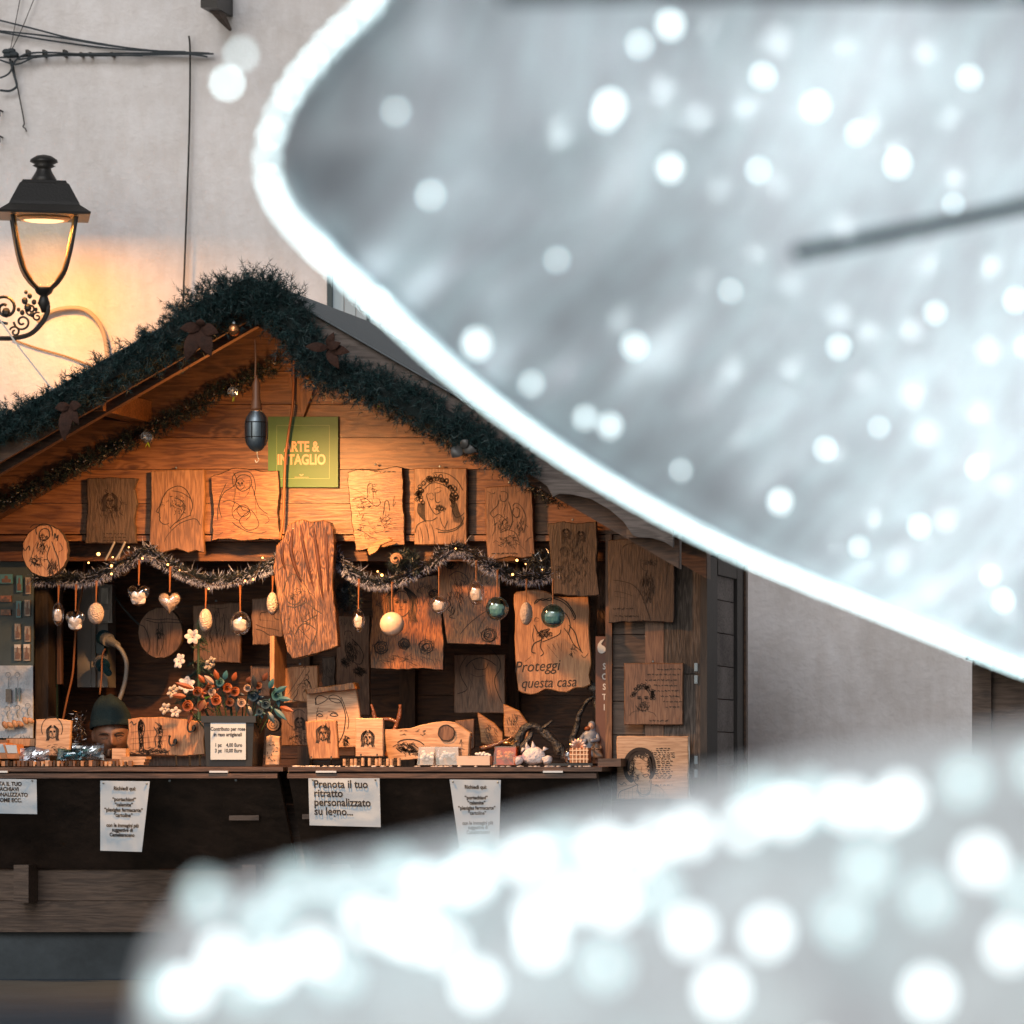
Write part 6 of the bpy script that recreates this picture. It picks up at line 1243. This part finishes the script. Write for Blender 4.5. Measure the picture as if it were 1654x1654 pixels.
B = [P(2300, -260+(1430*(i/(nA-1))), 8.4+1.4*i/(nA-1)) for i in range(nA)]
loft([a+Vector((.004,.02,.004)) for a in A], B, 70, .10, .06, 5, .62, 'tinsel_fabric', veil('silver_tinsel_veil', (.93,.97,.98), .012, .42), u1)
def front(px, py, back=.0):
    # distance of the front of the veil at this pixel
    best = None
    for i in range(nA-1):
        a, b = A[i], B[i]; kk = (px-PX)/F; t = (kk*a.y-a.x)/((b.x-a.x)-kk*(b.y-a.y))
        if not 0 <= t <= 1: continue
        q = a.lerp(b, t); y = PY-(q.z-H)*F/q.y
        if best is None or abs(y-py) < best[0]: best = (abs(y-py), a.lerp(b, t).y-.10*math.sin(math.pi*t), t)
    if back == 'mid' and best: back = .17+.28*math.sin(math.pi*best[2])
    return best[1]-.07+back if best and best[0] < 14 else 6.3
m = MB(); m.tube([*[P(x, y, front(x, y)+.03) for x, y in ((1290,408),(1480,370),(1700,322),(1900,280))]], .011, 8); m.build('cross_rod', pbr('teal_rod', (.06,.11,.13), .5), u1)
m = MB(); m.tube([P(1200,-18,6.2), P(1654,-12,6.3), P(2300,-10,6.4)], .012, 8); m.tube([P(820,-14,5.6), P(1200,-18,6.2)], .012, 8); m.build('top_rod', MATS['teal_rod'], u1)
tw = [(1083,40,1),(1033,72,.55),(1232,123,.6),(1566,125,.6),(985,172,1.3),(978,188,.8),(1318,172,1),(1083,272,.9),(1450,265,1),(1225,275,.5),(770,555,1.15),(858,620,.5),(1024,558,.8),(945,675,.6),(985,688,.8),(1333,725,.55),(1578,755,.7),(1260,810,1.1),(1485,850,.8),(1387,883,.5),(1355,560,.6),(1640,485,.8),(1510,505,.6),(1620,970,1),(1600,930,.5),(695,315,.45),(1385,215,.45),(1655,560,.4),(640,180,.3),(1180,470,.3),(900,420,.3),(1420,690,.3),(1100,760,.35),(1540,330,.3)]
tled = ledmesh(.0085, emit('twinkle_led', (.80, .97, 1), 3.4))
for x, y, s in tw: put(tled, 'twinkle_led', P(x, y, front(x, y)), u1, .30+.75*s)
m = MB()
for x in (2120,): m.tube([P(x, 1180, 7.2), Vector((P(x, 1180, 7.2).x, 7.2, 0))], .025, 10); m.tube([P(x, -200, 7.1), P(x, 1180, 7.2)], .025, 10)
m.lathe((P(2120, 1180, 7.2).x, 7.2, 0), [(.2, 0), (.2, .015), (.03, .03)], 20); m.build('stand_pole', MATS['white_metal'], u1)
# two loose lamps beside the wing, on their own wire
fl = thing('light_drop', P(380, 110, 5.2), 'two blurred round white lamps on a short cord left of the LED rope top', 'fairy lights')
put(ledmesh(.0062, led_dim), 'bulb', P(390, 88, 5.2), fl, .62); put(bpy.data.meshes.get('led'), 'bulb', P(367, 134, 5.2), fl, .62)
m = MB(); m.tube(path([(460,180,5.0),(420,110,5.1),(390,88,5.2),(367,134,5.2)], 5), .0009, 5); m.build('cord', MATS['white_metal'], fl)
# lower, nearest one: a rounded hill of white tinsel full of lamps
u2 = thing('light_sculpture', P(1000, 2400, 3.8)*1, 'large blurred white tinsel dome dotted with big glowing lamps along the bottom edge', 'light decoration')
tp = [(225,1900),(226,1760),(232,1660),(248,1560),(278,1500),(330,1455),(420,1428),(550,1398),(700,1370),(850,1335),(1000,1303),(1200,1258),(1400,1222),(1654,1190),(1850,1165),(2100,1150)]
T = path([(x, y, 3.95) for x, y in tp], 3.95, 5); nT = len(T)
Bt = [Vector((T[i].x*.985+(.02 if i < 8 else 0), 3.75, .03)) for i in range(nT)]
loft(T, Bt, 60, .16, .05, 8, .35, 'tinsel_fabric', veil('white_tinsel_veil', (.90,.96,.97), .04, .35), u2)
m = MB(); m.tube(T, .006, 6); m.build('frame_tube', MATS['white_metal'], u2)
def f2(px, py):
    best = None
    for i in range(nT):
        xa = PX+T[i].x*F/3.95
        if best is None or abs(xa-px) < best[0]: best = (abs(xa-px), PY-(T[i].z-H)*F/3.95)
    h = H+(PY-py)/F*3.9; zt_ = H+(PY-best[1])/F*3.75; t = max(0, min(1, (zt_-h)/(zt_-.03)))
    return 3.95-.2*t-.16*math.sin(math.pi*t)-.085
bl = ledmesh(.0085, emit('near_led', (.86, .98, 1), 3.2)); bld_ = ledmesh(.011, emit('near_led_dim', (.74, .95, .97), 1.0))
big = [(305,1600,1),(358,1543,1),(505,1535,1),(440,1565,1),(640,1500,1),(675,1512,1),(770,1590,1),(850,1387,1),(870,1480,1),(875,1522,1),(925,1450,1),(990,1460,1),(975,1370,1),(1060,1358,.8),(1115,1345,1),(1200,1335,.8),(1270,1315,1),(1370,1300,1),(1455,1290,1),(1115,1505,1),(1165,1600,1.15),(1240,1507,1),(1585,1390,1.1),(1630,1527,1),(1500,1605,1.1),(720,1530,.8),(590,1490,.8),(1020,1385,.7),(1430,1310,.7),(760,1420,.9),(690,1430,.8)]
dim = [(265,1605),(425,1485),(545,1575),(715,1440),(770,1395),(640,1410),(560,1440),(1360,1490),(1400,1400),(900,1370),(1310,1290),(1560,1260),(1680,1240),(330,1450),(480,1430),(1230,1290),(400,1590),(1500,1450),(980,1560),(1654,1440),(1060,1440)]
for x, y, s in big: put(bl, 'lamp_bulb', P(x, y, f2(x, y)), u2, s)
for x, y in dim: put(bld_, 'dim_bulb', P(x, y, f2(x, y)), u2)
for i in range(40):
    x = random.uniform(300, 2000); y = random.uniform(1680, 2600); put(bl, 'lamp_bulb', P(x, y, f2(x, y)), u2)

# unseen lamps added behind the tinsel to brighten it from within
il = ledmesh(.012, emit('added_fill_light', (.84, .97, 1), 50)); k_ = 0; ip_ = []
for i in range(1800):
    x = random.uniform(480, 1900); y = random.uniform(-60, 1120)
    f_ = front(x, y, 'mid')
    if any((Vector(P(x, y, f_))-q_).length < .105 for q_ in ip_): continue
    if f_ != 6.3 and k_ < 95 and all(abs(PX+a.x*F/a.y-x)+abs(PY-(a.z-H)*F/a.y-y) > 48 for a in A):
        c = P(x, y, f_); ip_.append(c); put(il, 'added_fill_lamp', c, u1, random.uniform(.7, 1.2)*(1.4 if x < 1000 else 1)); k_ += 1

ip2 = []; il2 = ledmesh(.012, emit('added_dome_glow', (.80, .97, 1), 1.5))  # more unseen lamps, added behind the dome's tinsel to make it glow
for i in range(1200):
    x = random.uniform(300, 2000); y = random.uniform(1250, 2000); yt = min((abs(PX+t_.x*F/3.95-x), PY-(t_.z-H)*F/3.95) for t_ in T)[1]
    if y < yt+75 or len(ip2) > 90: continue
    c = P(x, y, f2(x, y)+.22)
    if all((c-q_).length > .062 for q_ in ip2): ip2.append(c); put(il2, 'added_fill_lamp', c, u2, random.uniform(.7, 1.2))
